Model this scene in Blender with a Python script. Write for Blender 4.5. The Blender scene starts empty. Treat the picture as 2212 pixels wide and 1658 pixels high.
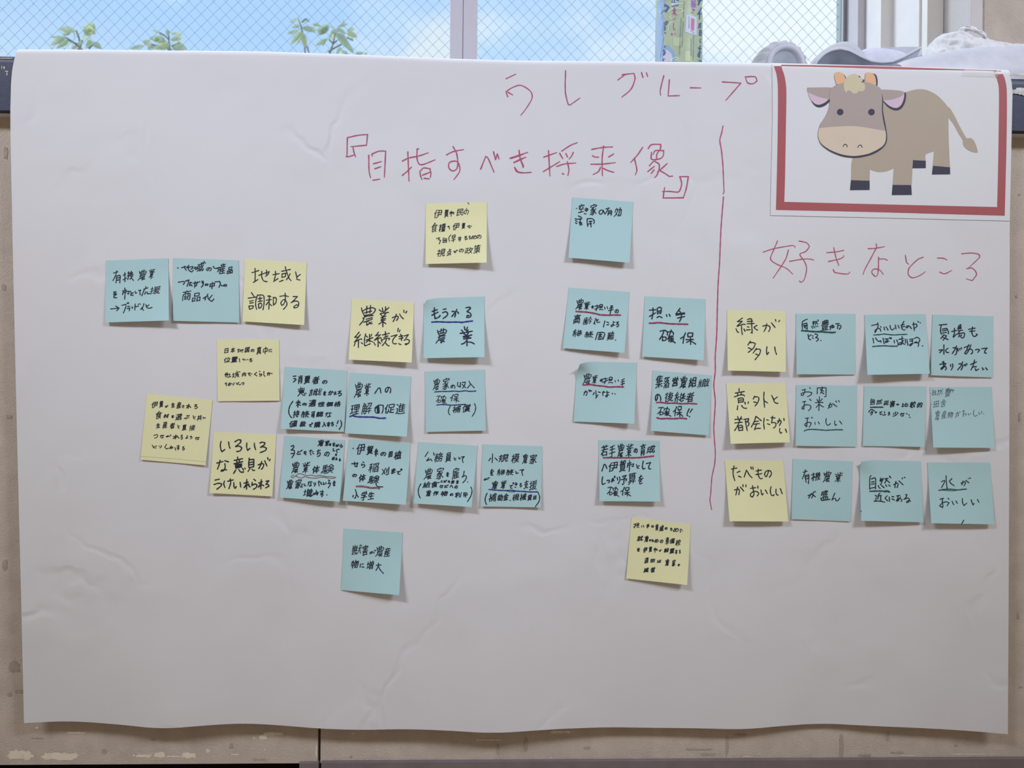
import bpy, bmesh, math, random
from mathutils import Vector, Matrix, noise
from mathutils.geometry import tessellate_polygon

# ------------------------------------------------------------------ camera, world, lights, exposure
SC = bpy.context.scene
COL = SC.collection
W, H, FPX = 2212, 1658, 1597.0
CAM = Vector((0.0, -0.929, 0.585))
YAW, ROLL = 0.02980019, 0.00956726
FWD = Vector((math.sin(YAW), math.cos(YAW), 0))
_R = Vector((math.cos(YAW), -math.sin(YAW), 0))
_U = Vector((0, 0, 1))
RGT = _R * math.cos(ROLL) + _U * math.sin(ROLL)
UPV = _U * math.cos(ROLL) - _R * math.sin(ROLL)

cam_data = bpy.data.cameras.new('camera')
cam_data.sensor_width = 36.0
cam_data.lens = FPX / W * 36.0
cam_data.clip_start = 0.02
cam_data.dof.use_dof = True               # phone lens: sharp on the poster, soft beyond the window
cam_data.dof.focus_distance = 0.907
cam_data.dof.aperture_fstop = 7.4
cam = bpy.data.objects.new('camera', cam_data)
COL.objects.link(cam)
m3 = Matrix((RGT, UPV, -FWD)).transposed()
cam.matrix_world = Matrix.Translation(CAM) @ m3.to_4x4()
SC.camera = cam

SC.view_settings.view_transform = 'Standard'
SC.view_settings.look = 'None'
SC.view_settings.gamma = 1.0
SC.view_settings.use_curve_mapping = False
SC.view_settings.exposure = 0.0
SC.cycles.use_denoising = True
SC.cycles.max_bounces = 8
SC.cycles.transparent_max_bounces = 16
SC.cycles.sample_clamp_indirect = 4.0

def nd(nt, kind, **kw):
    n = nt.nodes.new(kind)
    for k, v in kw.items():
        if k in n.inputs.keys():
            n.inputs[k].default_value = v
        else:
            setattr(n, k, v)
    return n

def build_world():
    w = bpy.data.worlds.new('sky_world')
    SC.world = w
    w.use_nodes = True
    nt = w.node_tree
    nt.nodes.clear()
    L = nt.links.new
    out = nd(nt, 'ShaderNodeOutputWorld')
    bg = nd(nt, 'ShaderNodeBackground', Strength=1.0)
    L(bg.outputs[0], out.inputs[0])
    tc = nd(nt, 'ShaderNodeTexCoord')
    sep = nd(nt, 'ShaderNodeSeparateXYZ')
    L(tc.outputs['Generated'], sep.inputs[0])
    # cloud field: broad bank in the east of the view, soft puffs elsewhere
    mp = nd(nt, 'ShaderNodeMapping')
    mp.inputs['Scale'].default_value = (3.0, 3.0, 6.0)
    mp.inputs['Location'].default_value = SKY_OFFSET
    L(tc.outputs['Generated'], mp.inputs[0])
    nz = nd(nt, 'ShaderNodeTexNoise', Scale=1.7, Detail=6.0, Roughness=0.55)
    L(mp.outputs[0], nz.inputs['Vector'])
    # bank = x*1.6 - z*0.9 + noise
    a = nd(nt, 'ShaderNodeMath', operation='MULTIPLY'); a.inputs[1].default_value = 1.5
    L(sep.outputs[0], a.inputs[0])
    b = nd(nt, 'ShaderNodeMath', operation='MULTIPLY_ADD'); b.inputs[1].default_value = -1.35
    L(sep.outputs[2], b.inputs[0]); L(a.outputs[0], b.inputs[2])
    c = nd(nt, 'ShaderNodeMath', operation='MULTIPLY_ADD'); c.inputs[1].default_value = 1.5
    L(nz.outputs[0], c.inputs[0]); L(b.outputs[0], c.inputs[2])
    rmp = nd(nt, 'ShaderNodeValToRGB')
    e = rmp.color_ramp.elements
    e[0].position = 0.0; e[0].color = (0.45, 0.70, 1.02, 1)
    e[1].position = 0.62; e[1].color = (0.90, 1.0, 1.03, 1)
    e2 = e.new(0.25); e2.color = (0.56, 0.78, 1.02, 1)
    L(c.outputs[0], rmp.inputs[0])
    # one round cumulus low beside the window stile
    dv = (FWD + RGT * ((945 - 1106.0) / FPX) + UPV * ((829.0 - 135) / FPX)).normalized()
    ds = nd(nt, 'ShaderNodeVectorMath', operation='DISTANCE'); ds.inputs[1].default_value = dv
    L(tc.outputs['Generated'], ds.inputs[0])
    pn = nd(nt, 'ShaderNodeTexNoise', Scale=22.0, Detail=5.0)
    L(tc.outputs['Generated'], pn.inputs['Vector'])
    pm = nd(nt, 'ShaderNodeMath', operation='MULTIPLY_ADD'); pm.inputs[1].default_value = 0.045
    L(pn.outputs[0], pm.inputs[0]); L(ds.outputs['Value'], pm.inputs[2])
    pr = nd(nt, 'ShaderNodeMapRange', interpolation_type='SMOOTHSTEP')
    pr.inputs[1].default_value = 0.085; pr.inputs[2].default_value = 0.045
    L(pm.outputs[0], pr.inputs[0])
    puff = nd(nt, 'ShaderNodeMix', data_type='RGBA'); puff.inputs[7].default_value = (0.77, 0.89, 0.96, 1)
    L(pr.outputs[0], puff.inputs[0]); L(rmp.outputs[0], puff.inputs[6])
    # paler towards the horizon
    hz = nd(nt, 'ShaderNodeMapRange', interpolation_type='SMOOTHSTEP')
    hz.inputs[1].default_value = 0.42; hz.inputs[2].default_value = 0.30
    hz.inputs[3].default_value = 0.0; hz.inputs[4].default_value = 0.5
    L(sep.outputs[2], hz.inputs[0])
    mixh = nd(nt, 'ShaderNodeMix', data_type='RGBA')
    mixh.inputs[7].default_value = (0.72, 0.90, 1.0, 1)
    L(hz.outputs[0], mixh.inputs[0]); L(puff.outputs[2], mixh.inputs[6])
    # bright hazy sky high overhead
    hi = nd(nt, 'ShaderNodeMapRange', interpolation_type='SMOOTHSTEP')
    hi.inputs[1].default_value = 0.50; hi.inputs[2].default_value = 0.80
    L(sep.outputs[2], hi.inputs[0])
    mixz = nd(nt, 'ShaderNodeMix', data_type='RGBA')
    mixz.inputs[7].default_value = ZENITH
    L(hi.outputs[0], mixz.inputs[0]); L(mixh.outputs[2], mixz.inputs[6])
    # the side behind the viewer: the dim inside of the hall
    bk = nd(nt, 'ShaderNodeMapRange', interpolation_type='SMOOTHSTEP')
    bk.inputs[1].default_value = 0.12; bk.inputs[2].default_value = -0.15
    L(sep.outputs[1], bk.inputs[0])
    up = nd(nt, 'ShaderNodeMapRange')
    up.inputs[1].default_value = -0.9; up.inputs[2].default_value = 0.9
    L(sep.outputs[2], up.inputs[0])
    room = nd(nt, 'ShaderNodeMix', data_type='RGBA')
    room.inputs[6].default_value = ROOM_LOW; room.inputs[7].default_value = ROOM_HIGH
    L(up.outputs[0], room.inputs[0])
    mixb = nd(nt, 'ShaderNodeMix', data_type='RGBA')
    L(bk.outputs[0], mixb.inputs[0]); L(mixz.outputs[2], mixb.inputs[6]); L(room.outputs[2], mixb.inputs[7])
    L(mixb.outputs[2], bg.inputs[0])

ZENITH = (1.5, 1.6, 1.75, 1)
SKY_OFFSET = (0.35, 0.0, 0.2)
ROOM_LOW = (0.26, 0.175, 0.10, 1)
ROOM_HIGH = (0.15, 0.14, 0.14, 1)
build_world()

def area(name, loc, target, sx, sy, power, color):
    d = bpy.data.lights.new(name, 'AREA')
    d.shape = 'RECTANGLE'; d.size = sx; d.size_y = sy
    d.energy = power; d.color = color
    o = bpy.data.objects.new(name, d)
    COL.objects.link(o)
    o.location = loc
    o.rotation_euler = (Vector(target) - Vector(loc)).to_track_quat('-Z', 'Y').to_euler()
    return o

LAMP = (0.95, 0.965, 0.98)
COOL_FILL = (0.50, 0.80, 1.75)                # blue tint of the fill lamps added beside the neutral ones
for lx in (-1.85, 1.95):
    lamp = area('ceiling_lamp_and_fill', (lx, -1.75, 2.55), (lx * 0.22, 0.0, 0.88), 0.8, 0.16, 3.75, LAMP)
    lamp.data.spread = math.radians(48)
    lamp = area('ceiling_lamp_and_fill', (lx, -1.55, 2.55), (lx * 0.22, 0.0, 1.20), 0.8, 0.10, 0.62, COOL_FILL)  # added cool fill, tints the top of the poster blue
    lamp.data.spread = math.radians(40)
# hazy sun high on the left outside, coming in through the window
sd = bpy.data.lights.new('sun', 'SUN')
sd.energy = 2.0; sd.angle = math.radians(22); sd.color = (0.92, 0.97, 1.04)
sun = bpy.data.objects.new('sun', sd)
COL.objects.link(sun)
sun.location = (-4, 2, 4)
sun.rotation_euler = Vector((0.80, -0.36, -0.48)).to_track_quat('-Z', 'Y').to_euler()

# ------------------------------------------------------------------ helpers
def at(px, py, y):
    """point of the vertical plane at depth y that the photo shows at (px, py)"""
    d = FWD + RGT * ((px - 1106.0) / FPX) + UPV * ((829.0 - py) / FPX)
    return CAM + d * ((y - CAM.y) / d.y)

def lin(r, g, b):
    f = lambda v: (v / 255.0 / 12.92) if v / 255.0 <= 0.04045 else ((v / 255.0 + 0.055) / 1.055) ** 2.4
    return (f(r), f(g), f(b), 1.0)

_M = {}
def mat(name, col, rough=0.75, spec=0.25, var=0.0, vscale=60.0, bump=0.0, bscale=400.0, metal=0.0, stretch=None):
    """procedural Principled: base colour with a noise variation and a noise bump"""
    if name in _M:
        return _M[name]
    m = bpy.data.materials.new(name)
    m.use_nodes = True
    nt = m.node_tree
    p = nt.nodes['Principled BSDF']
    p.inputs['Roughness'].default_value = rough
    p.inputs['Specular IOR Level'].default_value = spec
    p.inputs['Metallic'].default_value = metal
    tc = nd(nt, 'ShaderNodeTexCoord')
    mp = nd(nt, 'ShaderNodeMapping')
    if stretch:
        mp.inputs['Scale'].default_value = stretch
    nt.links.new(tc.outputs['Object'], mp.inputs[0])
    nz = nd(nt, 'ShaderNodeTexNoise', Scale=vscale, Detail=5.0, Roughness=0.6)
    nt.links.new(mp.outputs[0], nz.inputs['Vector'])
    r = nd(nt, 'ShaderNodeValToRGB')
    c = Vector(col[:3])
    r.color_ramp.elements[0].position = 0.3
    r.color_ramp.elements[1].position = 0.7
    r.color_ramp.elements[0].color = (*(c * (1 - var)), 1)
    r.color_ramp.elements[1].color = (*[min(1.0, v) for v in c * (1 + var)], 1)
    nt.links.new(nz.outputs[0], r.inputs[0])
    nt.links.new(r.outputs[0], p.inputs['Base Color'])
    if bump > 0:
        nb = nd(nt, 'ShaderNodeTexNoise', Scale=bscale, Detail=4.0, Roughness=0.6)
        nt.links.new(mp.outputs[0], nb.inputs['Vector'])
        bp = nd(nt, 'ShaderNodeBump', Strength=bump, Distance=0.002)
        nt.links.new(nb.outputs[0], bp.inputs['Height'])
        nt.links.new(bp.outputs[0], p.inputs['Normal'])
    _M[name] = m
    return m

def obj(name, bm_or_data, mats, parent=None, smooth=False):
    me = bpy.data.meshes.new(name)
    if isinstance(bm_or_data, tuple):
        me.from_pydata(bm_or_data[0], [], bm_or_data[1])
        if len(bm_or_data) > 2:
            for p, k in zip(me.polygons, bm_or_data[2]):
                p.material_index = k
    else:
        bm_or_data.to_mesh(me)
        bm_or_data.free()
    for m in (mats if isinstance(mats, (list, tuple)) else [mats]):
        me.materials.append(m)
    if smooth:
        for p in me.polygons:
            p.use_smooth = True
    me.update()
    o = bpy.data.objects.new(name, me)
    COL.objects.link(o)
    if parent is not None:
        o.parent = parent
        o.matrix_parent_inverse = parent.matrix_world.inverted()
    return o

def empty(name, loc):
    o = bpy.data.objects.new(name, None)
    o.empty_display_size = 0.02
    COL.objects.link(o)
    o.location = loc
    o.matrix_world = Matrix.Translation(loc)
    return o

def tag(o, label, cat, group=None):
    o['label'] = label
    o['category'] = cat
    if group:
        o['group'] = group
    return o

def structure(o):
    o['kind'] = 'structure'
    return o

def add_box(bm, x0, x1, y0, y1, z0, z1, bevel=0.0, mi=0):
    r = bmesh.ops.create_cube(bm, size=1.0)
    vs = r['verts']
    for v in vs:
        v.co = Vector((x0 + (v.co.x + .5) * (x1 - x0), y0 + (v.co.y + .5) * (y1 - y0), z0 + (v.co.z + .5) * (z1 - z0)))
    fs = {f for v in vs for f in v.link_faces}
    for f in fs:
        f.material_index = mi
    if bevel > 0:
        es = list({e for v in vs for e in v.link_edges})
        bmesh.ops.bevel(bm, geom=es, offset=bevel, segments=2, affect='EDGES', profile=0.5)

def box(name, x0, x1, y0, y1, z0, z1, m, parent=None, bevel=0.0):
    bm = bmesh.new()
    add_box(bm, x0, x1, y0, y1, z0, z1, bevel)
    return obj(name, bm, m, parent)

def resample(pts, n):
    pts = [Vector(p) for p in pts]
    d = [0.0]
    for a, b in zip(pts, pts[1:]):
        d.append(d[-1] + (b - a).length)
    out = []
    k = 0
    for i in range(n):
        t = d[-1] * i / (n - 1)
        while k < len(d) - 2 and d[k + 1] < t:
            k += 1
        s = (t - d[k]) / max(1e-9, d[k + 1] - d[k])
        out.append(pts[k].lerp(pts[k + 1], min(1.0, s)))
    return out

def interp(tab, x):
    if x <= tab[0][0]:
        (x0, y0), (x1, y1) = tab[0], tab[1]
        return y0 + (y1 - y0) * (x - x0) / (x1 - x0)
    for (x0, y0), (x1, y1) in zip(tab, tab[1:]):
        if x <= x1:
            return y0 + (y1 - y0) * (x - x0) / (x1 - x0)
    return y0 + (y1 - y0) * (x - x0) / (x1 - x0)

def interp_s(tab, x):
    """the same with rounded knots"""
    return sum(interp(tab, x + k) for k in (-36, -18, 0, 18, 36)) / 5.0

def catmull(pts, step):
    """smooth a pen stroke but keep its sharp corners; pts are 2D"""
    n = len(pts)
    if n < 3:
        segs = [pts]
    else:
        segs, cur = [], [pts[0]]
        for i in range(1, n - 1):
            cur.append(pts[i])
            a = Vector(pts[i]) - Vector(pts[i - 1]); b = Vector(pts[i + 1]) - Vector(pts[i])
            if a.length > 1e-6 and b.length > 1e-6 and a.angle(b) > 1.25:
                segs.append(cur); cur = [pts[i]]
        cur.append(pts[-1]); segs.append(cur)
    out = []
    for s in segs:
        q = [Vector(p) for p in s]
        if len(q) == 2:
            k = max(1, int((q[1] - q[0]).length / step))
            out.append([q[0].lerp(q[1], i / k) for i in range(k + 1)])
            continue
        q = [q[0] * 2 - q[1]] + q + [q[-1] * 2 - q[-2]]
        r = []
        for i in range(1, len(q) - 2):
            p0, p1, p2, p3 = q[i - 1], q[i], q[i + 1], q[i + 2]
            k = max(2, int((p2 - p1).length / step * 1.4))
            for j in range(k):
                t = j / k
                # tangents limited so that uneven spacing does not overshoot
                l = (p2 - p1).length
                m1 = (p2 - p0); m1 = m1.normalized() * min(m1.length * .5, l) if m1.length > 0 else m1
                m2 = (p3 - p1); m2 = m2.normalized() * min(m2.length * .5, l) if m2.length > 0 else m2
                h00 = 2*t**3 - 3*t**2 + 1; h10 = t**3 - 2*t**2 + t
                h01 = -2*t**3 + 3*t**2; h11 = t**3 - t**2
                r.append(p1 * h00 + m1 * h10 + p2 * h01 + m2 * h11)
        r.append(q[-2])
        out.append(r)
    return out

class Ink:
    """pen strokes given in photo pixels, laid as flat ribbons on a surface P(px, py, off)"""
    def __init__(self, P, base):
        self.P, self.V, self.F, self.I, self.base, self.k = P, [], [], [], base, 0
        self.rng = random.Random(7)
    def ribbon(self, pts, w, mi=0, taper=0.0):
        self.k += 1
        off = self.base + 0.0000015 * (self.k % 40)
        n = len(pts)
        if n == 1:
            pts = [pts[0], pts[0] + Vector((0.05, 0.02))]; n = 2
        if (pts[-1] - pts[0]).length < 1e-4 and n == 2:
            pts = [pts[0], pts[0] + Vector((0.05, 0.02))]
        L, R = [], []
        ph = self.rng.uniform(0, 9)
        for i, p in enumerate(pts):
            a = pts[max(0, i - 1)]; b = pts[min(n - 1, i + 1)]
            t = (b - a)
            t = t.normalized() if t.length > 1e-7 else Vector((1, 0))
            nr = Vector((-t.y, t.x))
            ww = w * .5 * (1 + .10 * math.sin(ph + i * .9))
            if taper and n > 3:
                ww *= 1 - taper * max(0, (i / (n - 1) - .6) / .4)
            L.append(p + nr * ww); R.append(p - nr * ww)
        t0 = (pts[1] - pts[0]).normalized() if (pts[1] - pts[0]).length > 0 else Vector((1, 0))
        t1 = (pts[-1] - pts[-2]).normalized() if (pts[-1] - pts[-2]).length > 0 else Vector((1, 0))
        b0 = len(self.V)
        for p in L + R:
            self.V.append(self.P(p.x, p.y, off))
        for i in range(n - 1):
            self.F.append((b0 + i, b0 + i + 1, b0 + n + i + 1, b0 + n + i)); self.I.append(mi)
        for c, t, l, r in ((pts[0], -t0, b0, b0 + n), (pts[-1], t1, b0 + n - 1, b0 + 2 * n - 1)):
            lp = L[0] if l == b0 else L[-1]
            ra = (lp - c).length
            s = (lp - c).normalized()
            arc = []
            for q in range(1, 5):
                ang = math.pi * q / 5
                v = c + s * (math.cos(ang) * ra) + t * (math.sin(ang) * ra)
                arc.append(len(self.V)); self.V.append(self.P(v.x, v.y, off))
            self.F.append((l, *arc, r)); self.I.append(mi)
    def stroke(self, pts, w, mi=0, smooth=True, step=3.0, taper=0.0):
        if smooth:
            for s in catmull(pts, step):
                self.ribbon(s, w, mi, taper)
        else:
            q = [Vector(p) for p in pts]
            cur = [q[0]]
            for i in range(1, len(q)):
                a, b = q[i - 1], q[i]
                k = max(1, int((b - a).length / (step * 1.5)))
                cur += [a.lerp(b, j / k) for j in range(1, k + 1)]
                if i < len(q) - 1 and (b - a).length > 1e-6 and (q[i + 1] - b).length > 1e-6 and (b - a).angle(q[i + 1] - b) > .9:
                    self.ribbon(cur, w, mi); cur = [b]
            self.ribbon(cur, w, mi)
    def poly(self, pts, mi=0, smooth=False):
        self.k += 1
        off = self.base + 0.0000015 * (self.k % 40)
        q = [Vector((p[0], p[1], 0)) for p in pts]
        b0 = len(self.V)
        for p in q:
            self.V.append(self.P(p.x, p.y, off))
        for t in tessellate_polygon([q]):
            a, b, c = t
            if (q[b] - q[a]).cross(q[c] - q[a]).z > 0:
                a, c = c, a
            self.F.append((b0 + a, b0 + b, b0 + c)); self.I.append(mi)
    def strip(self, A, B, mi=0, n=24, cross=2):
        self.k += 1
        off = self.base + 0.0000015 * (self.k % 40)
        A = [p for s in catmull(A, 3.0) for p in s]; B = [p for s in catmull(B, 3.0) for p in s]
        A = resample([(p[0], p[1], 0) for p in A], n); B = resample([(p[0], p[1], 0) for p in B], n)
        b0 = len(self.V)
        for a, b in zip(A, B):
            for j in range(cross + 1):
                p = a.lerp(b, j / cross)
                self.V.append(self.P(p.x, p.y, off))
        c = cross + 1
        for i in range(n - 1):
            for j in range(cross):
                self.F.append((b0 + i * c + j, b0 + i * c + j + 1, b0 + (i + 1) * c + j + 1, b0 + (i + 1) * c + j)); self.I.append(mi)
    def build(self, name, mats, parent):
        return obj(name, (self.V, self.F, self.I), mats, parent)

def round_poly(pts, n=6):
    """closed smooth outline through pts (Catmull-Rom)"""
    out = []
    m = len(pts)
    for i in range(m):
        p0, p1, p2, p3 = (Vector(pts[(i + k) % m]) for k in (-1, 0, 1, 2))
        for j in range(n):
            t = j / n
            out.append(.5 * ((2 * p1) + (p2 - p0) * t + (2*p0 - 5*p1 + 4*p2 - p3) * t*t + (3*p1 - p0 - 3*p2 + p3) * t**3))
    return out

def loft(rows, closed=False):
    n = len(rows[0])
    V = [Vector(p) for r in rows for p in r]
    F = []
    for i in range(len(rows) - 1):
        for j in range(n if closed else n - 1):
            k = (j + 1) % n
            F.append((i * n + j, i * n + k, (i + 1) * n + k, (i + 1) * n + j))
    return V, F

def tube(path, r, seg=8, flat=1.0):
    path = [Vector(p) for p in path]
    rows = []
    for i, p in enumerate(path):
        t = (path[min(i + 1, len(path) - 1)] - path[max(0, i - 1)]).normalized()
        up = Vector((0, 0, 1)) if abs(t.z) < .95 else Vector((0, 1, 0))
        a = t.cross(up).normalized(); b = a.cross(t)
        rr = r[i] if isinstance(r, (list, tuple)) else r
        rows.append([p + a * (math.cos(2*math.pi*k/seg) * rr) + b * (math.sin(2*math.pi*k/seg) * rr * flat) for k in range(seg)])
    V, F = loft(rows, closed=True)
    F.append(tuple(range(seg - 1, -1, -1)))
    F.append(tuple(range(len(V) - seg, len(V))))
    return V, F

def merge(parts):
    V, F, I = [], [], []
    for k, p in enumerate(parts):
        b = len(V)
        V += list(p[0]); F += [tuple(b + i for i in f) for f in p[1]]
        I += [p[2] if len(p) > 2 else 0] * len(p[1])
    return V, F, I

# ------------------------------------------------------------------ materials
M_PAPER = mat('poster_paper', (0.70, 0.70, 0.705), rough=0.8, spec=0.15, var=0.012, vscale=9, bump=0.22, bscale=14)
def add_creases(m):
    nt = m.node_tree
    p = nt.nodes['Principled BSDF']
    old = p.inputs['Normal'].links[0].from_node
    tc = nd(nt, 'ShaderNodeTexCoord')
    wob = nd(nt, 'ShaderNodeTexNoise', Scale=9.0, Detail=3.0)
    nt.links.new(tc.outputs['Object'], wob.inputs['Vector'])
    add = nd(nt, 'ShaderNodeMix', data_type='RGBA', blend_type='LINEAR_LIGHT')
    add.inputs[0].default_value = 0.06
    nt.links.new(tc.outputs['Object'], add.inputs[6]); nt.links.new(wob.outputs['Color'], add.inputs[7])
    vo = nd(nt, 'ShaderNodeTexVoronoi', feature='DISTANCE_TO_EDGE', Scale=4.2)
    nt.links.new(add.outputs[2], vo.inputs['Vector'])
    rm = nd(nt, 'ShaderNodeMapRange', interpolation_type='SMOOTHSTEP')
    rm.inputs[1].default_value = 0.0; rm.inputs[2].default_value = 0.035
    nt.links.new(vo.outputs['Distance'], rm.inputs[0])
    msk = nd(nt, 'ShaderNodeTexNoise', Scale=7.0, Detail=2.0)
    nt.links.new(tc.outputs['Object'], msk.inputs['Vector'])
    mr = nd(nt, 'ShaderNodeMapRange')
    mr.inputs[1].default_value = 0.52; mr.inputs[2].default_value = 0.68
    nt.links.new(msk.outputs[0], mr.inputs[0])
    mu = nd(nt, 'ShaderNodeMath', operation='MULTIPLY')
    nt.links.new(rm.outputs[0], mu.inputs[0]); nt.links.new(mr.outputs[0], mu.inputs[1])
    bp = nd(nt, 'ShaderNodeBump', Strength=0.6, Distance=0.0013)
    nt.links.new(mu.outputs[0], bp.inputs['Height']); nt.links.new(old.outputs[0], bp.inputs['Normal'])
    nt.links.new(bp.outputs[0], p.inputs['Normal'])
add_creases(M_PAPER)
M_PRINT = mat('print_paper', (0.71, 0.715, 0.72), rough=0.6, spec=0.3, var=0.008, vscale=20)
M_YEL = mat('note_yellow', (0.785, 0.78, 0.455), rough=0.8, spec=0.15, var=0.012, vscale=30, bump=0.08, bscale=60)
M_BLU = mat('note_blue', (0.43, 0.64, 0.645), rough=0.8, spec=0.15, var=0.012, vscale=30, bump=0.08, bscale=60)
M_INK = mat('black_ink', lin(42, 48, 60), rough=0.6, spec=0.2, var=0.1, vscale=300)
M_PENCIL = mat('pencil_grey', lin(92, 104, 112), rough=0.7, spec=0.2, var=0.15, vscale=500)
M_RED = mat('red_marker', lin(176, 88, 116), rough=0.6, spec=0.2, var=0.06, vscale=200)
M_URED = mat('red_underline_ink', lin(150, 62, 92), rough=0.6, spec=0.2, var=0.1, vscale=300)
M_UBLU = mat('blue_underline_ink', lin(48, 58, 128), rough=0.6, spec=0.2, var=0.1, vscale=300)
M_UGRN = mat('green_underline_ink', lin(46, 84, 82), rough=0.6, spec=0.2, var=0.1, vscale=300)
M_UBRN = mat('brown_underline_ink', lin(130, 92, 88), rough=0.6, spec=0.2, var=0.1, vscale=300)
M_FOLD = mat('note_fold', lin(178, 176, 128), rough=0.8, spec=0.1, var=0.02, vscale=60)
M_LEDGE = mat('dark_ledge', lin(50, 56, 78), rough=0.5, spec=0.35, var=0.12, vscale=25, bump=0.1, bscale=200)
M_WALL = mat('fibre_board', lin(195, 183, 170), rough=0.9, spec=0.1, var=0.09, vscale=38, bump=0.5, bscale=420)
M_PATCH = mat('bare_patch', lin(226, 218, 198), rough=0.9, spec=0.1, var=0.08, vscale=80, bump=0.3, bscale=300)
M_SCRAP = mat('torn_paper', lin(206, 206, 204), rough=0.9, spec=0.1, var=0.12, vscale=120, bump=0.5, bscale=300)
M_SCUFF = mat('scuff_mark', lin(172, 159, 146), rough=0.9, spec=0.1, var=0.15, vscale=150)
M_BASE = mat('baseboard', lin(122, 110, 110), rough=0.6, spec=0.3, var=0.12, vscale=30, bump=0.1, bscale=150)
M_GAP_SHADE = mat('gap_shade', lin(24, 22, 24), rough=0.9, spec=0.1)
M_FRAME = mat('window_frame', lin(214, 210, 214), rough=0.55, spec=0.3, var=0.02, vscale=40)
M_WHITE = mat('painted_jamb', lin(240, 239, 237), rough=0.6, spec=0.3, var=0.025, vscale=30, bump=0.05, bscale=200)
M_CREAM = mat('cream_jamb', lin(246, 242, 234), rough=0.6, spec=0.3, var=0.02, vscale=30)
M_PLASTER = mat('pier_plaster', lin(208, 204, 200), rough=0.85, spec=0.1, var=0.03, vscale=60, bump=0.15, bscale=200)
M_FLOOR = mat('floor_boards', lin(172, 152, 130), rough=0.5, spec=0.4, var=0.15, vscale=6, stretch=(12, 1, 1))
M_GROUND = mat('outdoor_ground', lin(150, 150, 130), rough=0.95, spec=0.1, var=0.2, vscale=8)
M_WIRE = mat('glass_wire', lin(145, 168, 215), rough=0.5, spec=0.3)
M_GASKET = mat('rubber_gasket', lin(170, 184, 186), rough=0.6, spec=0.3)

def glass_mat():
    m = bpy.data.materials.new('window_glass')
    m.use_nodes = True
    nt = m.node_tree
    nt.nodes.clear()
    out = nd(nt, 'ShaderNodeOutputMaterial')
    tr = nd(nt, 'ShaderNodeBsdfTransparent'); tr.inputs[0].default_value = (0.995, 0.998, 1.0, 1)
    gl = nd(nt, 'ShaderNodeBsdfGlossy', Roughness=0.05)
    mx = nd(nt, 'ShaderNodeMixShader'); mx.inputs[0].default_value = 0.015
    nt.links.new(tr.outputs[0], mx.inputs[1]); nt.links.new(gl.outputs[0], mx.inputs[2])
    nt.links.new(mx.outputs[0], out.inputs[0])
    return m
M_GLASS = glass_mat()

def thin_mat(name, col, trans=0.4, rough=0.5, alpha=1.0, bump=0.0, bscale=100.0):
    """thin translucent sheet: leaves, plastic film, fabric against the light"""
    m = bpy.data.materials.new(name)
    m.use_nodes = True
    nt = m.node_tree
    nt.nodes.clear()
    L = nt.links.new
    out = nd(nt, 'ShaderNodeOutputMaterial')
    p = nd(nt, 'ShaderNodeBsdfPrincipled', Roughness=rough)
    p.inputs['Specular IOR Level'].default_value = 0.3
    tc = nd(nt, 'ShaderNodeTexCoord')
    nz = nd(nt, 'ShaderNodeTexNoise', Scale=60.0, Detail=4.0)
    L(tc.outputs['Object'], nz.inputs['Vector'])
    r = nd(nt, 'ShaderNodeValToRGB')
    c = Vector(col[:3])
    r.color_ramp.elements[0].position = 0.3; r.color_ramp.elements[1].position = 0.7
    r.color_ramp.elements[0].color = (*(c * .93), 1); r.color_ramp.elements[1].color = (*[min(1, v) for v in c * 1.06], 1)
    L(nz.outputs[0], r.inputs[0]); L(r.outputs[0], p.inputs['Base Color'])
    t = nd(nt, 'ShaderNodeBsdfTranslucent'); L(r.outputs[0], t.inputs[0])
    if bump:
        nb = nd(nt, 'ShaderNodeTexNoise', Scale=bscale, Detail=5.0)
        L(tc.outputs['Object'], nb.inputs['Vector'])
        bp = nd(nt, 'ShaderNodeBump', Strength=bump, Distance=0.004)
        L(nb.outputs[0], bp.inputs['Height']); L(bp.outputs[0], p.inputs['Normal'])
    mx = nd(nt, 'ShaderNodeMixShader'); mx.inputs[0].default_value = trans
    L(p.outputs[0], mx.inputs[1]); L(t.outputs[0], mx.inputs[2])
    last = mx
    if alpha < 1:
        tp = nd(nt, 'ShaderNodeBsdfTransparent')
        ma = nd(nt, 'ShaderNodeMixShader'); ma.inputs[0].default_value = alpha
        L(tp.outputs[0], ma.inputs[1]); L(mx.outputs[0], ma.inputs[2]); last = ma
    L(last.outputs[0], out.inputs[0])
    return m
M_LEAF = thin_mat('leaf', lin(206, 230, 200), trans=0.5, rough=0.5)
M_LEAF2 = thin_mat('young_leaf', lin(218, 236, 192), trans=0.55, rough=0.5)
M_STEM = mat('stem_bark', lin(190, 205, 196), rough=0.8, spec=0.1, var=0.1)
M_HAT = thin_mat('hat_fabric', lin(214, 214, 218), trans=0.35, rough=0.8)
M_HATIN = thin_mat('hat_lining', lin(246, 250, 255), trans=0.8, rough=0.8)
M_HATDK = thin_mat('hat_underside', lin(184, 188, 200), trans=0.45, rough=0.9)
M_PIPE = mat('hat_piping', lin(192, 194, 202), rough=0.8, spec=0.15, var=0.04, vscale=200)
M_LIN2 = thin_mat('hat_white_lining', lin(220, 222, 232), trans=0.2, rough=0.8)
M_MESH = thin_mat('hat_mesh_band', lin(206, 208, 216), trans=0.3, rough=0.8)
M_BAG = thin_mat('plastic_film', lin(248, 248, 248), trans=0.35, rough=0.5, alpha=0.95, bump=0.45, bscale=45)
M_SHEET = thin_mat('white_sheet', lin(214, 215, 222), trans=0.2, rough=0.5, bump=0.35, bscale=16)

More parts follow.
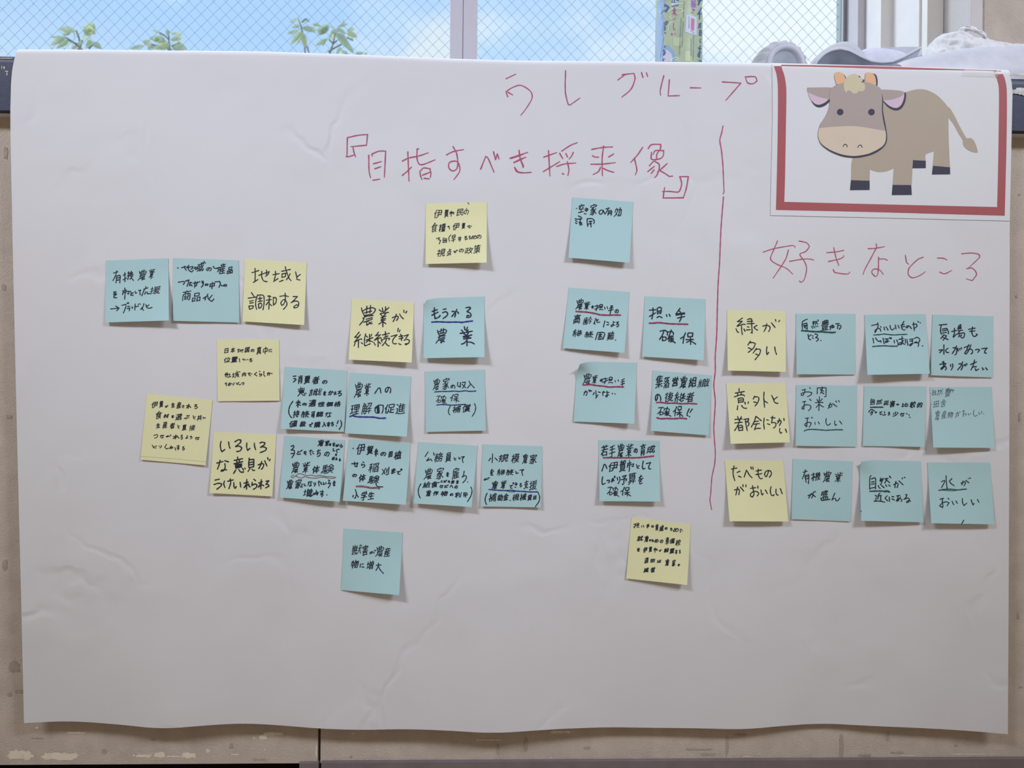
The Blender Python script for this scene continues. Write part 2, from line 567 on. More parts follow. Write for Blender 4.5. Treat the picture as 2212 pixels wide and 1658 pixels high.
# ------------------------------------------------------------------ setting: walls, ledge, baseboard, floor
ZL = 0.978                                   # top of the ledge
structure(box('floor', -3.0, 3.0, -3.5, 0.40, -0.06, 0.0, M_FLOOR))
structure(box('ground', -4.0, 4.0, 0.42, 6.0, -0.06, 0.0, M_GROUND))

def jag(cx, cy, w, h, n, rng):
    """ragged blob in photo pixels"""
    out = []
    for k in range(n):
        a = 2 * math.pi * k / n
        c, s = math.cos(a), math.sin(a)
        q = 1.0 / max(abs(c), abs(s)) ** .75
        out.append((cx + c * q * w * .5 * rng.uniform(.72, 1.05), cy + s * q * h * .5 * rng.uniform(.6, 1.1)))
    return out

def wall_board(name, px0, px1, patches, scuffs):
    x0, x1 = at(px0, 1600, 0).x, at(px1, 1600, 0).x
    bm = bmesh.new()
    add_box(bm, x0, x1, 0.0, 0.02, 0.11, 0.9067)
    rng = random.Random(px1)
    for mi, lst in ((1, patches), (2, scuffs)):
        for (cx, cy, w, h) in lst:
            q = jag(cx, cy, w, h, 34 if w > 20 else 14, rng)
            vs = [bm.verts.new(at(a, b, -0.00025 - 0.00005 * mi)) for a, b in q]
            for t in tessellate_polygon([[Vector((a, b, 0)) for a, b in q]]):
                try:
                    f = bm.faces.new([vs[i] for i in t]); f.material_index = mi
                except ValueError:
                    pass
    bmesh.ops.recalc_face_normals(bm, faces=bm.faces[:])
    return structure(obj(name, bm, [M_WALL, M_PATCH, M_SCUFF]))
wall_board('wall_left', -1500, 686.5,
           [(43, 1630, 60, 24), (129, 1633, 86, 17), (165, 1582, 44, 5), (310, 1632, 40, 8), (345, 1630, 26, 13), (408, 1631, 34, 13),
            (375, 1633, 36, 4), (449, 1621, 10, 9), (568, 1592, 20, 11), (590, 1584, 48, 9), (549, 1593, 4, 5), (572, 1618, 4, 4),
            (79, 1571, 8, 6), (508, 1629, 22, 3), (683, 1622, 4, 30), (289, 1631, 6, 4), (500, 1619, 4, 3)],
           [(30, 1440, 26, 26), (42, 1493, 22, 8), (20, 1500, 12, 10), (225, 1622, 12, 10), (560, 1640, 30, 4), (80, 1594, 30, 3),
            (12, 330, 10, 30), (8, 620, 10, 14), (20, 900, 14, 8), (10, 1220, 12, 26), (330, 1597, 14, 5), (500, 1612, 10, 14)])
wall_board('wall_right', 692.5, 4100,
           [(1056, 1597, 60, 3), (763, 1583, 9, 3), (1211, 1580, 50, 7), (1190, 1636, 6, 3), (1615, 1633, 28, 2), (1960, 1631, 40, 2), (2110, 1628, 120, 2)],
           [(1076, 1617, 8, 26), (1136, 1606, 10, 34), (1571, 1612, 6, 44), (1818, 1614, 9, 62), (1600, 1586, 30, 5), (1530, 1629, 34, 5),
            (1868, 1631, 28, 6), (1938, 1625, 30, 5), (1918, 1590, 8, 22), (2065, 1610, 8, 4), (758, 1634, 5, 7), (1268, 1615, 16, 7), (1510, 1618, 60, 4),
            (2203, 420, 6, 4), (2196, 640, 5, 8), (2203, 900, 6, 20), (2200, 1330, 6, 16), (2205, 1484, 10, 3)])
structure(box('wall_back', -2.0, 2.2, 0.021, 0.40, 0.0, 0.9067, M_GAP_SHADE))  # near-black body: shade of the open gaps put into its colour
ZB = at(700, 1645, -0.004).z
bx = at(690.5, 1650, -0.004).x
structure(box('baseboard_right', bx + 0.0015, 1.9, -0.004, 0.02, 0.0, ZB, M_BASE, bevel=0.0012))
structure(box('baseboard_left', at(646, 1650, -0.003).x, bx - 0.0015, -0.003, 0.02, 0.0, ZB - 0.001, M_BASE, bevel=0.0012))

# window-sill board with the dark rounded nosing that the poster hangs over
def nosing():
    prof = [(0.020, 0.9067), (-0.015, 0.9067), (-0.018, 0.9095), (-0.018, ZL - 0.010)]
    for k in range(1, 7):
        a = math.pi / 2 * k / 6
        prof.append((-0.018 + 0.010 - 0.010 * math.cos(a), ZL - 0.010 + 0.010 * math.sin(a)))
    prof += [(0.47, ZL), (0.47, 0.9067)]
    rows = [[Vector((x, y, z)) for (y, z) in prof] for x in (-1.6, 1.8)]
    V, F = loft(rows)
    n = len(prof)
    F += [(n - 1, 0, n, 2 * n - 1), tuple(range(n)), tuple(range(2 * n - 1, n - 1, -1))]
    bm = bmesh.new()
    vs = [bm.verts.new(v) for v in V]
    for f in F:
        bm.faces.new([vs[i] for i in f])
    # worn scratches on the nosing
    rng = random.Random(5)
    for (cx, cy, w, h, mi) in [(8, 126, 40, 3, 1), (14, 154, 8, 2.5, 2), (9, 146, 3, 6, 2), (15, 160, 2, 7, 2), (2, 111, 10, 2, 2), (4, 145, 3, 8, 1)]:
        q = jag(cx, cy, w, h, 16, rng)
        pv = [bm.verts.new(at(a, b, -0.0183)) for a, b in q]
        for t in tessellate_polygon([[Vector((a, b, 0)) for a, b in q]]):
            f = bm.faces.new([pv[i] for i in t]); f.material_index = mi
    bmesh.ops.recalc_face_normals(bm, faces=bm.faces[:])
    for f in bm.faces:
        if f.normal.z < -0.9 and len(f.verts) == 4 and f.calc_center_median().z < 0.908:
            f.material_index = 3          # underside coloured lighter to make up for missing light
    return structure(obj('trim_1', bm, [M_LEDGE, M_SCUFF, M_PATCH, M_PLASTER]))
nosing()

# ------------------------------------------------------------------ window, jambs, pier
YG = 0.380
def window(name, px0, px1, z0, z1, stile_left=None, stile_right=None):
    root = structure(empty(name, at((px0 + px1) / 2, 60, YG)))
    x0, x1 = at(px0, 60, YG).x, at(px1, 60, YG).x
    bm = bmesh.new()
    add_box(bm, x0, x1, YG - 0.003, YG + 0.003, z0, z1)
    obj('pane', bm, M_GLASS, root)
    # crossed wires cast inside the glass
    pit = 0.0213
    parts = []
    h = z1 - z0
    for sgn in (1, -1):
        k = int((x0 - h) / pit) - 1
        while k * pit < x1 + h:
            c = k * pit
            # line x = c + sgn*(z-z0)
            za, zb = z0, z1
            xa, xb = c, c + sgn * h * 0.965
            if sgn > 0:
                if xa < x0: za += (x0 - xa) / .965; xa = x0
                if xb > x1: zb -= (xb - x1) / .965; xb = x1
            else:
                if xa > x1: za += (xa - x1) / .965; xa = x1
                if xb < x0: zb -= (x0 - xb) / .965; xb = x0
            if zb - za > 0.01:
                parts.append(tube([(xa, YG, za), (xb, YG, zb)], 0.00028, 5))
            k += 1
    obj('wire_mesh', merge(parts), M_WIRE, root)
    return root
w1 = window('window_1', -420, 985, 1.05, 1.62)
w2 = window('window_2', 1015, 1822, 1.05, 1.62)
# meeting stile between the sashes
def xb(px, y): return at(px, 60, y).x
box('stile', xb(972, .350), xb(999.5, .350), 0.350, 0.402, 1.0, 1.62, M_FRAME, w1, bevel=0.0008)
box('stile', xb(1001, .351), xb(1026, .351), 0.351, 0.374, 1.0, 1.62, M_FRAME, w2, bevel=0.0008)
box('glazing_bead', xb(1026, .366), xb(1031, .366), 0.366, 0.386, 1.0, 1.62, M_WHITE, w2)
box('bottom_rail', xb(-420, .36), xb(999.5, .36), 0.358, 0.400, ZL, 1.05, M_FRAME, w1)
box('bottom_rail', xb(1001, .36), xb(1850, .36), 0.360, 0.400, ZL, 1.05, M_FRAME, w2)
box('gasket', xb(1816, .371), xb(1826.5, .371), 0.371, 0.388, 1.05, 1.62, M_GASKET, w2)
box('gasket', xb(1819.5, .368), xb(1822, .368), 0.368, 0.388, 1.05, 1.62, M_WHITE, w2)
# stepped frame and jamb on the right, each step nearer than the one before
def step(n, px, y0, y1, m, px1=2700):
    return structure(box('trim_%d' % n, xb(px, y0), xb(px1, y0), y0, y1, ZL, 1.62, m, bevel=0.0006))
step(2, 1853, 0.330, 0.386, M_FRAME, 1990)
step(3, 1903, 0.278, 0.329, M_WHITE, 2010)
step(4, 1985, 0.200, 0.277, M_WHITE, 2060)
step(5, 2003, 0.184, 0.1995, M_CREAM, 2060)
step(6, 2097, 0.120, 0.386, M_PLASTER, 2126)
structure(box('trim_7', xb(2124, .119), xb(2126.5, .119), 0.1194, 0.13, ZL, 1.62, M_SCUFF))
structure(box('wall_pier', xb(2126.5, 0.12), 1.6, 0.12, 0.386, ZL, 1.62, M_WALL))
structure(box('trim_8', xb(1902, .2775), xb(1927, .2775), 0.2765, 0.279, ZL, 1.62, M_CREAM))
structure(box('trim_9', xb(2038, .1835), xb(2041, .1835), 0.1832, 0.185, ZL, 1.62, M_SCUFF))

# ------------------------------------------------------------------ poster surface
Y0 = -0.0225
RARC = 0.008
TOP = [(20, 109), (38, 107.5), (200, 108), (400, 110), (560, 111.5), (780, 119), (970, 127), (1120, 131.5), (1400, 133.5),
       (1640, 136.5), (1900, 143), (2050, 148), (2182, 152)]
BOT = [(52, 1561), (147, 1556), (250, 1563), (350, 1574), (430, 1567), (520, 1561), (600, 1565), (690, 1573), (780, 1576), (870, 1573.6),
       (950, 1576), (1063, 1583), (1130, 1579), (1195, 1574), (1310, 1569.5), (1400, 1571), (1510, 1572), (1605, 1575), (1700, 1566),
       (1775, 1561), (1880, 1567), (2000, 1572), (2100, 1578), (2177, 1585)]
LEFT = [(104, 40), (120, 33), (150, 26.5), (180, 24), (240, 22.5), (300, 23), (500, 27), (900, 36), (1300, 46), (1561, 52)]
RIGHT = [(150, 2182), (480, 2181), (1000, 2180), (1585, 2177)]

def depth(px, py):
    """y of the hanging sheet: flat at the top, slack folds growing towards the free bottom edge"""
    s0 = max(0.0, min(1.0, (py - 190.0) / 260.0)) * max(0.0, min(1.0, (1650.0 - px) / 120.0) if py < 520 else 1.0)
    s0 = s0 * s0 * (3 - 2 * s0)
    r = 0.0022 * math.exp(-((px - 1052) / 75.0) ** 2) + 0.0014 * math.exp(-((px - 430) / 120.0) ** 2) + 0.0012 * math.exp(-((px - 1450) / 140.0) ** 2)
    r += 0.0010 * noise.noise(Vector((px / 190.0, py / 260.0, 7.7)))
    yb = Y0 - r * s0
    t = max(0.0, (py - 560.0) / 1010.0)
    if t <= 0:
        return yb
    b = interp_s(BOT, px) - (1561 + 24 * (px - 52) / 2125.0)
    w = 0.00055 * b * t ** 1.7
    w += 0.0032 * t ** 1.2 * noise.noise(Vector((px / 260.0, py / 900.0, 0.3)))
    w += 0.0011 * min(1, t * 2) * noise.noise(Vector((px / 90.0, py / 160.0, 4.3)))
    ease = min(1.0, t * 4)
    return min(yb - w * ease + 0.005 * t * t, -0.0060)

def psurf(px, py, off=0.0):
    """sheet surface at a photo pixel; within the top few pixels it bends back over the ledge"""
    yB = interp(TOP, px) + 9.0
    if py >= yB:
        return at(px, py, depth(px, py) - off)
    B = at(px, yB, Y0)
    h = min((yB - py) / 9.0, 1.0)
    # h = (sin a - (1-cos a)*tan e)/max ; solve by bisection
    te = 0.44
    mx = math.sin(1.156) - (1 - math.cos(1.156)) * te
    lo, hi = 0.0, 1.156
    for _ in range(22):
        m = .5 * (lo + hi)
        if (math.sin(m) - (1 - math.cos(m)) * te) / mx < h: lo = m
        else: hi = m
    a = lo
    r = RARC + off
    return Vector((B.x, Y0 + RARC - r * math.cos(a), B.z + r * math.sin(a)))

def sheet_over(name, left, right, bottom, top_rows, nx, ny, off, m, parent=None, back=0.05):
    """grid of a sheet hanging over the ledge; left/right/bottom given in photo pixels"""
    rows = []
    mid = 900
    for j in range(ny + 1):
        t = j / ny
        row = []
        for i in range(nx + 1):
            s = i / nx
            xl = interp(left, 120 if j == 0 else 0) if False else None
            px = left(t) * (1 - s) + right(t) * s
            y0 = interp(TOP, px) + 9.0
            y1 = bottom(px)
            py = y0 + (y1 - y0) * t
            px = left_at(left, py, t) * (1 - s) + left_at(right, py, t) * s
            y0 = interp(TOP, px) + 9.0
            y1 = bottom(px)
            py = y0 + (y1 - y0) * t
            row.append(psurf(px, py, off))
        rows.append(row)
    first = rows[0]
    top = []
    for k in range(8, 0, -1):
        a = math.pi / 2 * k / 8
        r = RARC + off
        top.append([Vector((p.x, Y0 + RARC - r * math.cos(a), p.z + r * math.sin(a))) for p in first])
    flat = [[Vector((p.x, Y0 + RARC + d, p.z + RARC + off)) for p in first] for d in (back, back * .5, back * .15)]
    V, F = loft(flat + top + rows)
    o = obj(name, (V, F), m, parent, smooth=True)
    s = o.modifiers.new('thickness', 'SOLIDIFY')
    s.thickness = 0.00018; s.offset = -1.0
    o.modifiers.new('edges', 'EDGE_SPLIT').split_angle = math.radians(50)
    return o

def left_at(fn, py, t):
    return fn.at(py) if hasattr(fn, 'at') else fn(t)

class Edge:
    def __init__(self, tab): self.tab = tab
    def __call__(self, t): return interp(self.tab, 150 + t * 1420)
    def at(self, py): return interp(self.tab, py)

poster = sheet_over('poster_sheet', Edge(LEFT), Edge(RIGHT), lambda px: interp_s(BOT, px), None, 150, 110, 0.0, M_PAPER)
tag(poster, 'large white paper poster hung over the dark window ledge, covered in sticky notes', 'poster')

# ------------------------------------------------------------------ red marker lettering on the poster
TITLES = r'''
@ group_title 0 0 1.0 2.2
S 1093 170 1114 160
S 1097 209 1093 198 1105 190 1122 184 1136 189 1148 200 1149 213 1136 235 1125 249
S 1097 199 1108 205
@ group_title 1120 0 3.95 9.5
S 402 602 400 780 425 890 442 893 525 835
S 848 682 915 632
S 885 637 985 625 995 670 960 760 880 830
S 1050 618 1062 660
S 1092 620 1102 652
S 1240 645 1210 770 1213 812
S 1288 680 1277 818 1375 815
S 1467 748 1558 750
S 1740 698 1898 708 1770 855
S 1935 655 2020 655 2035 690 2000 714 1955 705 1935 655
@ vision_heading 730 270 5.53 14
S 112 150 240 122 353 112 342 240 155 258
S 112 150 108 365
S 180 260 190 320 212 380
S 97 376 125 378 200 355
S 368 360 372 550 390 628
S 410 370 405 345 490 312 570 310 555 625
S 425 462 520 435
S 440 522 515 495
S 418 658 500 645
S 835 320 842 500 848 668
S 770 430 840 395 960 370 1080 330
S 770 600 840 540 880 500
S 965 285 945 285 945 400 970 465 1020 470 1160 415
S 980 545 985 600 1005 652
S 995 540 1020 512 1100 520 1110 580 1105 625
S 1010 598 1100 562
S 1030 635 1090 642
S 1298 355 1380 315 1500 293
S 1375 258 1415 330 1432 440 1420 520 1370 548 1325 510 1330 450 1380 430 1430 440 1455 500 1450 560 1385 652
S 1705 525 1765 375 1790 390 1865 562
S 1858 318 1883 412 1903 342 1925 405
S 2067 398 2212 350
S 2105 448 2212 400
S 2165 302 2175 390 2212 500
S 2110 505 2150 555 2212 568
@ vision_heading 1110 280 5.53 14
S -45 340 60 305 165 270
S 0 392 70 355 145 328
S 62 248 75 340 118 440 105 452
S 10 450 30 495 100 515 208 508
S 415 250 422 400 432 552
S 355 328 512 272
S 352 500 460 435 548 380
S 572 255 680 185 758 155
S 548 282 585 348
S 622 285 640 325
S 710 270 690 315 660 350
S 510 440 600 410 740 398
S 638 380 658 480 645 548
S 580 523 595 530
S 930 235 1060 212 1180 205
S 1072 195 1055 350 1058 550
S 940 310 965 325 1015 328
S 1132 325 1195 288
S 920 412 1060 410 1212 393
S 1035 450 1010 500 948 535
S 1070 462 1130 490 1195 508
S 1540 210 1470 310 1395 392
S 1440 340 1470 480 1450 540
S 1605 225 1645 178 1755 175 1750 230 1710 290 1705 350
S 1645 270 1640 340 1655 358 1750 345 1785 310 1790 250 1690 250 1665 295
S 1620 430 1660 385 1690 372
S 1695 385 1735 410 1735 470 1705 550 1680 572
S 1600 500 1680 435
S 1640 522 1675 480
S 1830 405 1770 460 1715 505
S 1750 490 1810 525 1860 558 1880 555
S 1890 552 1894 556
S 1980 560 2085 560 2060 700 2025 812 1785 815 1790 760 1802 690
S 1985 565 2005 640 1985 720 1960 745 1850 735 1775 738
@ favourites_heading 1630 500 4.337 9
S 80 192 180 160 350 130 375 135 380 150
S 215 88 180 170 150 255 200 300 300 345 358 398
S 318 170 290 260 175 435
S 418 88 490 105 515 140 480 185 430 205 425 220 470 285 488 350 465 450 435 475 420 462
S 328 278 450 258 530 258 555 268
S 675 197 760 190 838 175
S 692 280 800 255 835 235 833 222
S 742 150 765 250 790 318
S 738 355 750 380 830 395 880 395 892 378
S 1065 160 1140 155 1218 140
S 1138 115 1145 140 1100 230 1030 360 1018 400
S 1162 240 1160 350 1150 410 1130 420 1098 385 1110 355 1150 350 1185 370 1205 400
S 1165 258 1215 255 1245 268
S 1413 222 1425 290 1445 305
S 1580 240 1530 260 1450 340 1440 400 1480 432 1550 410 1600 375
S 1713 247 1770 250 1805 265
S 1735 378 1780 395 1848 363
S 1942 207 2030 200 2100 212 2108 240 2010 335
S 1988 347 2040 342 2080 395 2045 452 2040 458 1985 442
@ divider_line 1480 250 1.906 4.6
S 156 42 150 72 143 100 150 145 156 210 158 260 160 312 156 322
S 158 334 148 460 142 600 136 690 133 780 130 900 124 990 124 1050 118 1110 124 1170 122 1220 118 1290 124 1380 122 1430 110 1490 105 1560 102 1580 109 1620
'''
blocks = {}
cur = None
for ln in TITLES.strip().splitlines():
    f = ln.split()
    if f[0] == '@':
        cur = (f[1], float(f[2]), float(f[3]), float(f[4]), float(f[5]))
        if f[1] not in blocks:
            blocks[f[1]] = Ink(psurf, 0.00030)
    else:
        n = [float(v) for v in f[1:]]
        pts = [(cur[1] + n[i] / cur[3], cur[2] + n[i + 1] / cur[3]) for i in range(0, len(n), 2)]
        blocks[cur[0]].stroke(pts, cur[4] / cur[3] * 1.1, step=4.0, taper=0.25)
for nm, ink in blocks.items():
    ink.build(nm, M_RED, poster)

# ------------------------------------------------------------------ printed cow picture taped over the top right corner
class PEdge:
    def __init__(self, tab): self.tab = tab
    def __call__(self, t): return interp(self.tab, 150 + t * 320)
    def at(self, py): return interp(self.tab, py)
pic_bottom = lambda px: interp([(1664, 465), (1900, 470), (2182, 477)], px)
pic = sheet_over('cow_picture', PEdge([(143, 1668), (250, 1669), (465, 1664)]), PEdge([(150, 2176), (162, 2180), (175, 2185), (200, 2187), (477, 2181)]), pic_bottom, None, 60, 40, 0.0006, M_PRINT, back=0.03)
tag(pic, 'printed cow picture in a red border, stuck over the top right corner of the poster', 'picture')
def cz(pts): return [(1660 + pts[i] / 4.007, 140 + pts[i + 1] / 4.007) for i in range(0, len(pts), 2)]
OFFP = 0.0009
M_PRED = mat('print_red', lin(168, 88, 90), rough=0.55, spec=0.3, var=0.03, vscale=12)
border = Ink(psurf, OFFP)
Lo = cz([45, 15, 70, 80, 82, 200, 80, 600, 72, 1000, 65, 1255]); Li = cz([110, 15, 140, 100, 155, 220, 150, 600, 143, 1000, 137, 1185])
border.strip(Lo, Li, n=40)
border.strip(cz([137, 1185, 560, 1196, 1000, 1207, 1500, 1219, 1980, 1230]), cz([65, 1255, 540, 1265, 1000, 1276, 1500, 1290, 2045, 1305]), n=30)
border.strip(cz([1945, 60, 1975, 115, 1995, 200, 1993, 600, 1986, 1000, 1980, 1230]), cz([2015, 55, 2045, 115, 2063, 220, 2062, 600, 2053, 1000, 2045, 1305]), n=40)
border.strip(cz([110, 4, 500, 10, 1000, 20, 1400, 34, 1700, 44, 1980, 52]), cz([110, 13, 500, 22, 1000, 38, 1400, 47, 1700, 51, 1980, 58]), n=50, cross=3)
border.build('red_border', M_PRED, pic)

CM = [mat('cow_body_brown', lin(178, 165, 146), rough=.6, var=.01), mat('cow_head_brown', lin(174, 161, 153), rough=.6, var=.01),
      mat('cow_muzzle', lin(212, 197, 174), rough=.6, var=.01), mat('cow_dark', lin(62, 62, 78), rough=.6, var=.02),
      mat('cow_horn', lin(228, 182, 140), rough=.6, var=.01), mat('cow_ear_pink', lin(212, 188, 204), rough=.6, var=.01),
      mat('cow_tuft', lin(208, 198, 164), rough=.6, var=.01)]
cow = Ink(psurf, OFFP)
def fill(pts, mi, rnd=False):
    q = cz(pts)
    cow.base += 0.00003
    if len(q) > 4:                       # smooth outline that keeps its sharp corners
        k = max(range(len(q)), key=lambda i: (Vector(q[i]) - Vector(q[i-1])).angle(Vector(q[(i+1) % len(q)]) - Vector(q[i])))
        q = q[k:] + q[:k + 1]
        out = []
        for s in catmull(q, 3.0):
            out += s[:-1]
        q = out
    cow.poly(q, mi)
# body with legs
fill([985, 300, 1175, 240, 1250, 218, 1310, 210, 1370, 218, 1440, 250, 1500, 300, 1550, 365, 1557, 450, 1560, 620, 1565, 760, 1572, 886, 1422, 874,
      1434, 748, 1362, 776, 1362, 830, 1250, 824, 1240, 1040, 1075, 1040, 1085, 895, 1030, 918, 970, 927, 920, 920, 878, 905, 876, 1003, 714, 997, 732, 800, 850, 700, 960, 500], 0)
# tail
fill([1535, 350, 1570, 375, 1610, 440, 1660, 540, 1716, 634, 1745, 632, 1770, 645, 1795, 690, 1814, 758, 1770, 755, 1715, 728, 1685, 690, 1682, 652, 1650, 600, 1600, 510, 1556, 448], 0)
# hooves
for q in ([714, 997, 876, 1003, 876, 1082, 706, 1084], [1075, 1038, 1236, 1040, 1241, 1125, 1068, 1126], [1252, 824, 1362, 830, 1362, 893, 1247, 894], [1424, 873, 1572, 886, 1573, 946, 1416, 948]):
    fill(q, 3)
# ears and head dark outlines, then fills
fill([345, 235, 365, 300, 400, 350, 440, 367, 490, 352, 530, 315, 525, 290], 3)
fill([985, 305, 1030, 360, 1070, 385, 1110, 394, 1150, 378, 1180, 330, 1192, 270, 1188, 238, 1172, 238], 3)
fill([340, 225, 360, 290, 400, 335, 440, 345, 490, 325, 526, 294, 470, 270], 5)
fill([990, 305, 1040, 350, 1080, 370, 1115, 372, 1150, 345, 1172, 290, 1176, 240, 1090, 275], 5)
fill([337, 196, 560, 198, 620, 240, 580, 300, 470, 285, 400, 262, 342, 232], 1)
fill([975, 213, 1090, 218, 1160, 228, 1180, 240, 1150, 270, 1080, 297, 1020, 305, 960, 310], 1)
# horns
fill([640, 75, 662, 92, 675, 125, 672, 150, 630, 150], 3)
fill([900, 72, 930, 85, 944, 125, 944, 182, 910, 175], 3)
fill([588, 168, 572, 100, 576, 72, 600, 62, 630, 68, 655, 90, 668, 125, 660, 160], 4)
fill([838, 158, 838, 90, 845, 68, 870, 66, 905, 76, 925, 105, 932, 150, 932, 180], 4)
# head
fill([440, 548, 452, 510, 500, 435, 528, 360, 530, 300, 528, 240, 560, 190, 630, 160, 740, 148, 850, 150, 930, 178, 975, 213, 992, 300, 992, 400, 1010, 500, 1026, 600, 1024, 660, 1000, 708, 950, 748,
      880, 780, 760, 802, 650, 792, 560, 760, 500, 725, 452, 680, 430, 610], 3)
fill([440, 548, 452, 510, 500, 435, 528, 360, 530, 300, 528, 240, 560, 190, 630, 160, 740, 148, 850, 150, 930, 178, 975, 213, 984, 300, 982, 400, 995, 490, 1014, 572, 860, 545, 740, 530, 560, 536], 1)
fill([440, 548, 560, 536, 740, 530, 860, 545, 1014, 572, 1018, 620, 1010, 670, 985, 705, 930, 740, 860, 770, 750, 788, 650, 778, 560, 748, 495, 712, 452, 672, 430, 610], 2)
# tuft
fill([775, 92, 792, 98, 800, 118, 830, 128, 828, 146, 800, 148, 780, 120], 3)
fill([665, 125, 700, 90, 745, 78, 785, 92, 780, 105, 812, 118, 818, 135, 802, 150, 832, 168, 836, 205, 812, 230, 780, 228, 765, 246, 735, 248, 710, 228, 690, 222, 670, 242, 655, 215, 652, 165], 6, False)
def disc(cx, cy, r, mi):
    fill([v for k in range(28) for v in (cx + r * math.cos(2*math.pi*k/28), cy + r * math.sin(2*math.pi*k/28))], mi)
disc(621, 408, 28, 3); disc(892, 408, 28, 3)
cow.base += 0.00003
for q in ([646, 708, 655, 690, 665, 688, 676, 692, 683, 708], [774, 713, 783, 697, 794, 694, 805, 698, 812, 714]):
    cow.stroke(cz(q), 1.7, 3, step=1.5)
cow.build('cow_print', CM, pic)

# strip of clear tape over the picture's top right corner
M_TAPE = thin_mat('clear_tape', lin(238, 236, 232), trans=0.2, rough=0.25, alpha=0.28)
tp = Ink(psurf, 0.0019)
tp.strip([(2082, 151.5), (2120, 152.5), (2154, 153)], [(2078, 163), (2120, 164.5), (2156, 165.5)], n=12, cross=5)
tape = tp.build('tape_strip', M_TAPE, None)
tag(tape, 'strip of clear tape holding the top right corner of the cow picture', 'tape')

# torn tape residue on the dark ledge end
def residue(name, pts, label):
    V = []
    n = len(pts)
    c = Vector((sum(p[0] for p in pts) / n, sum(p[1] for p in pts) / n))
    for d in (-0.0182, -0.0188):
        V += [at(p[0], p[1], d) for p in pts]
    V.append(at(c.x, c.y, -0.0194))
    F = [(i, (i + 1) % n, n + (i + 1) % n, n + i) for i in range(n)] + [(n + i, n + (i + 1) % n, 2 * n) for i in range(n)]
    return tag(obj(name, (V, F), M_SCRAP), label, 'torn paper', 'torn paper scraps on the dark ledge')
rng = random.Random(3)
def ragged(top, bot, n, j):
    A = resample([(p[0], p[1], 0) for p in top], n); B = resample([(p[0], p[1], 0) for p in bot], n)[::-1]
    return [(p.x + rng.uniform(-j, j), p.y + rng.uniform(-j, j)) for p in A + B]
residue('paper_scrap', ragged([(2175, 157), (2200, 157.5), (2240, 158.5)], [(2176, 163), (2192, 164), (2205, 167), (2240, 168)], 18, .8),
        'upper torn white paper scrap stuck on the dark ledge beside the cow picture')
residue('paper_scrap', ragged([(2180, 197), (2196, 191), (2208, 189), (2240, 186)], [(2180, 203), (2198, 203), (2210, 206), (2240, 205)], 22, 1.3),
        'lower thicker torn paper scrap on the dark ledge beside the cow picture')

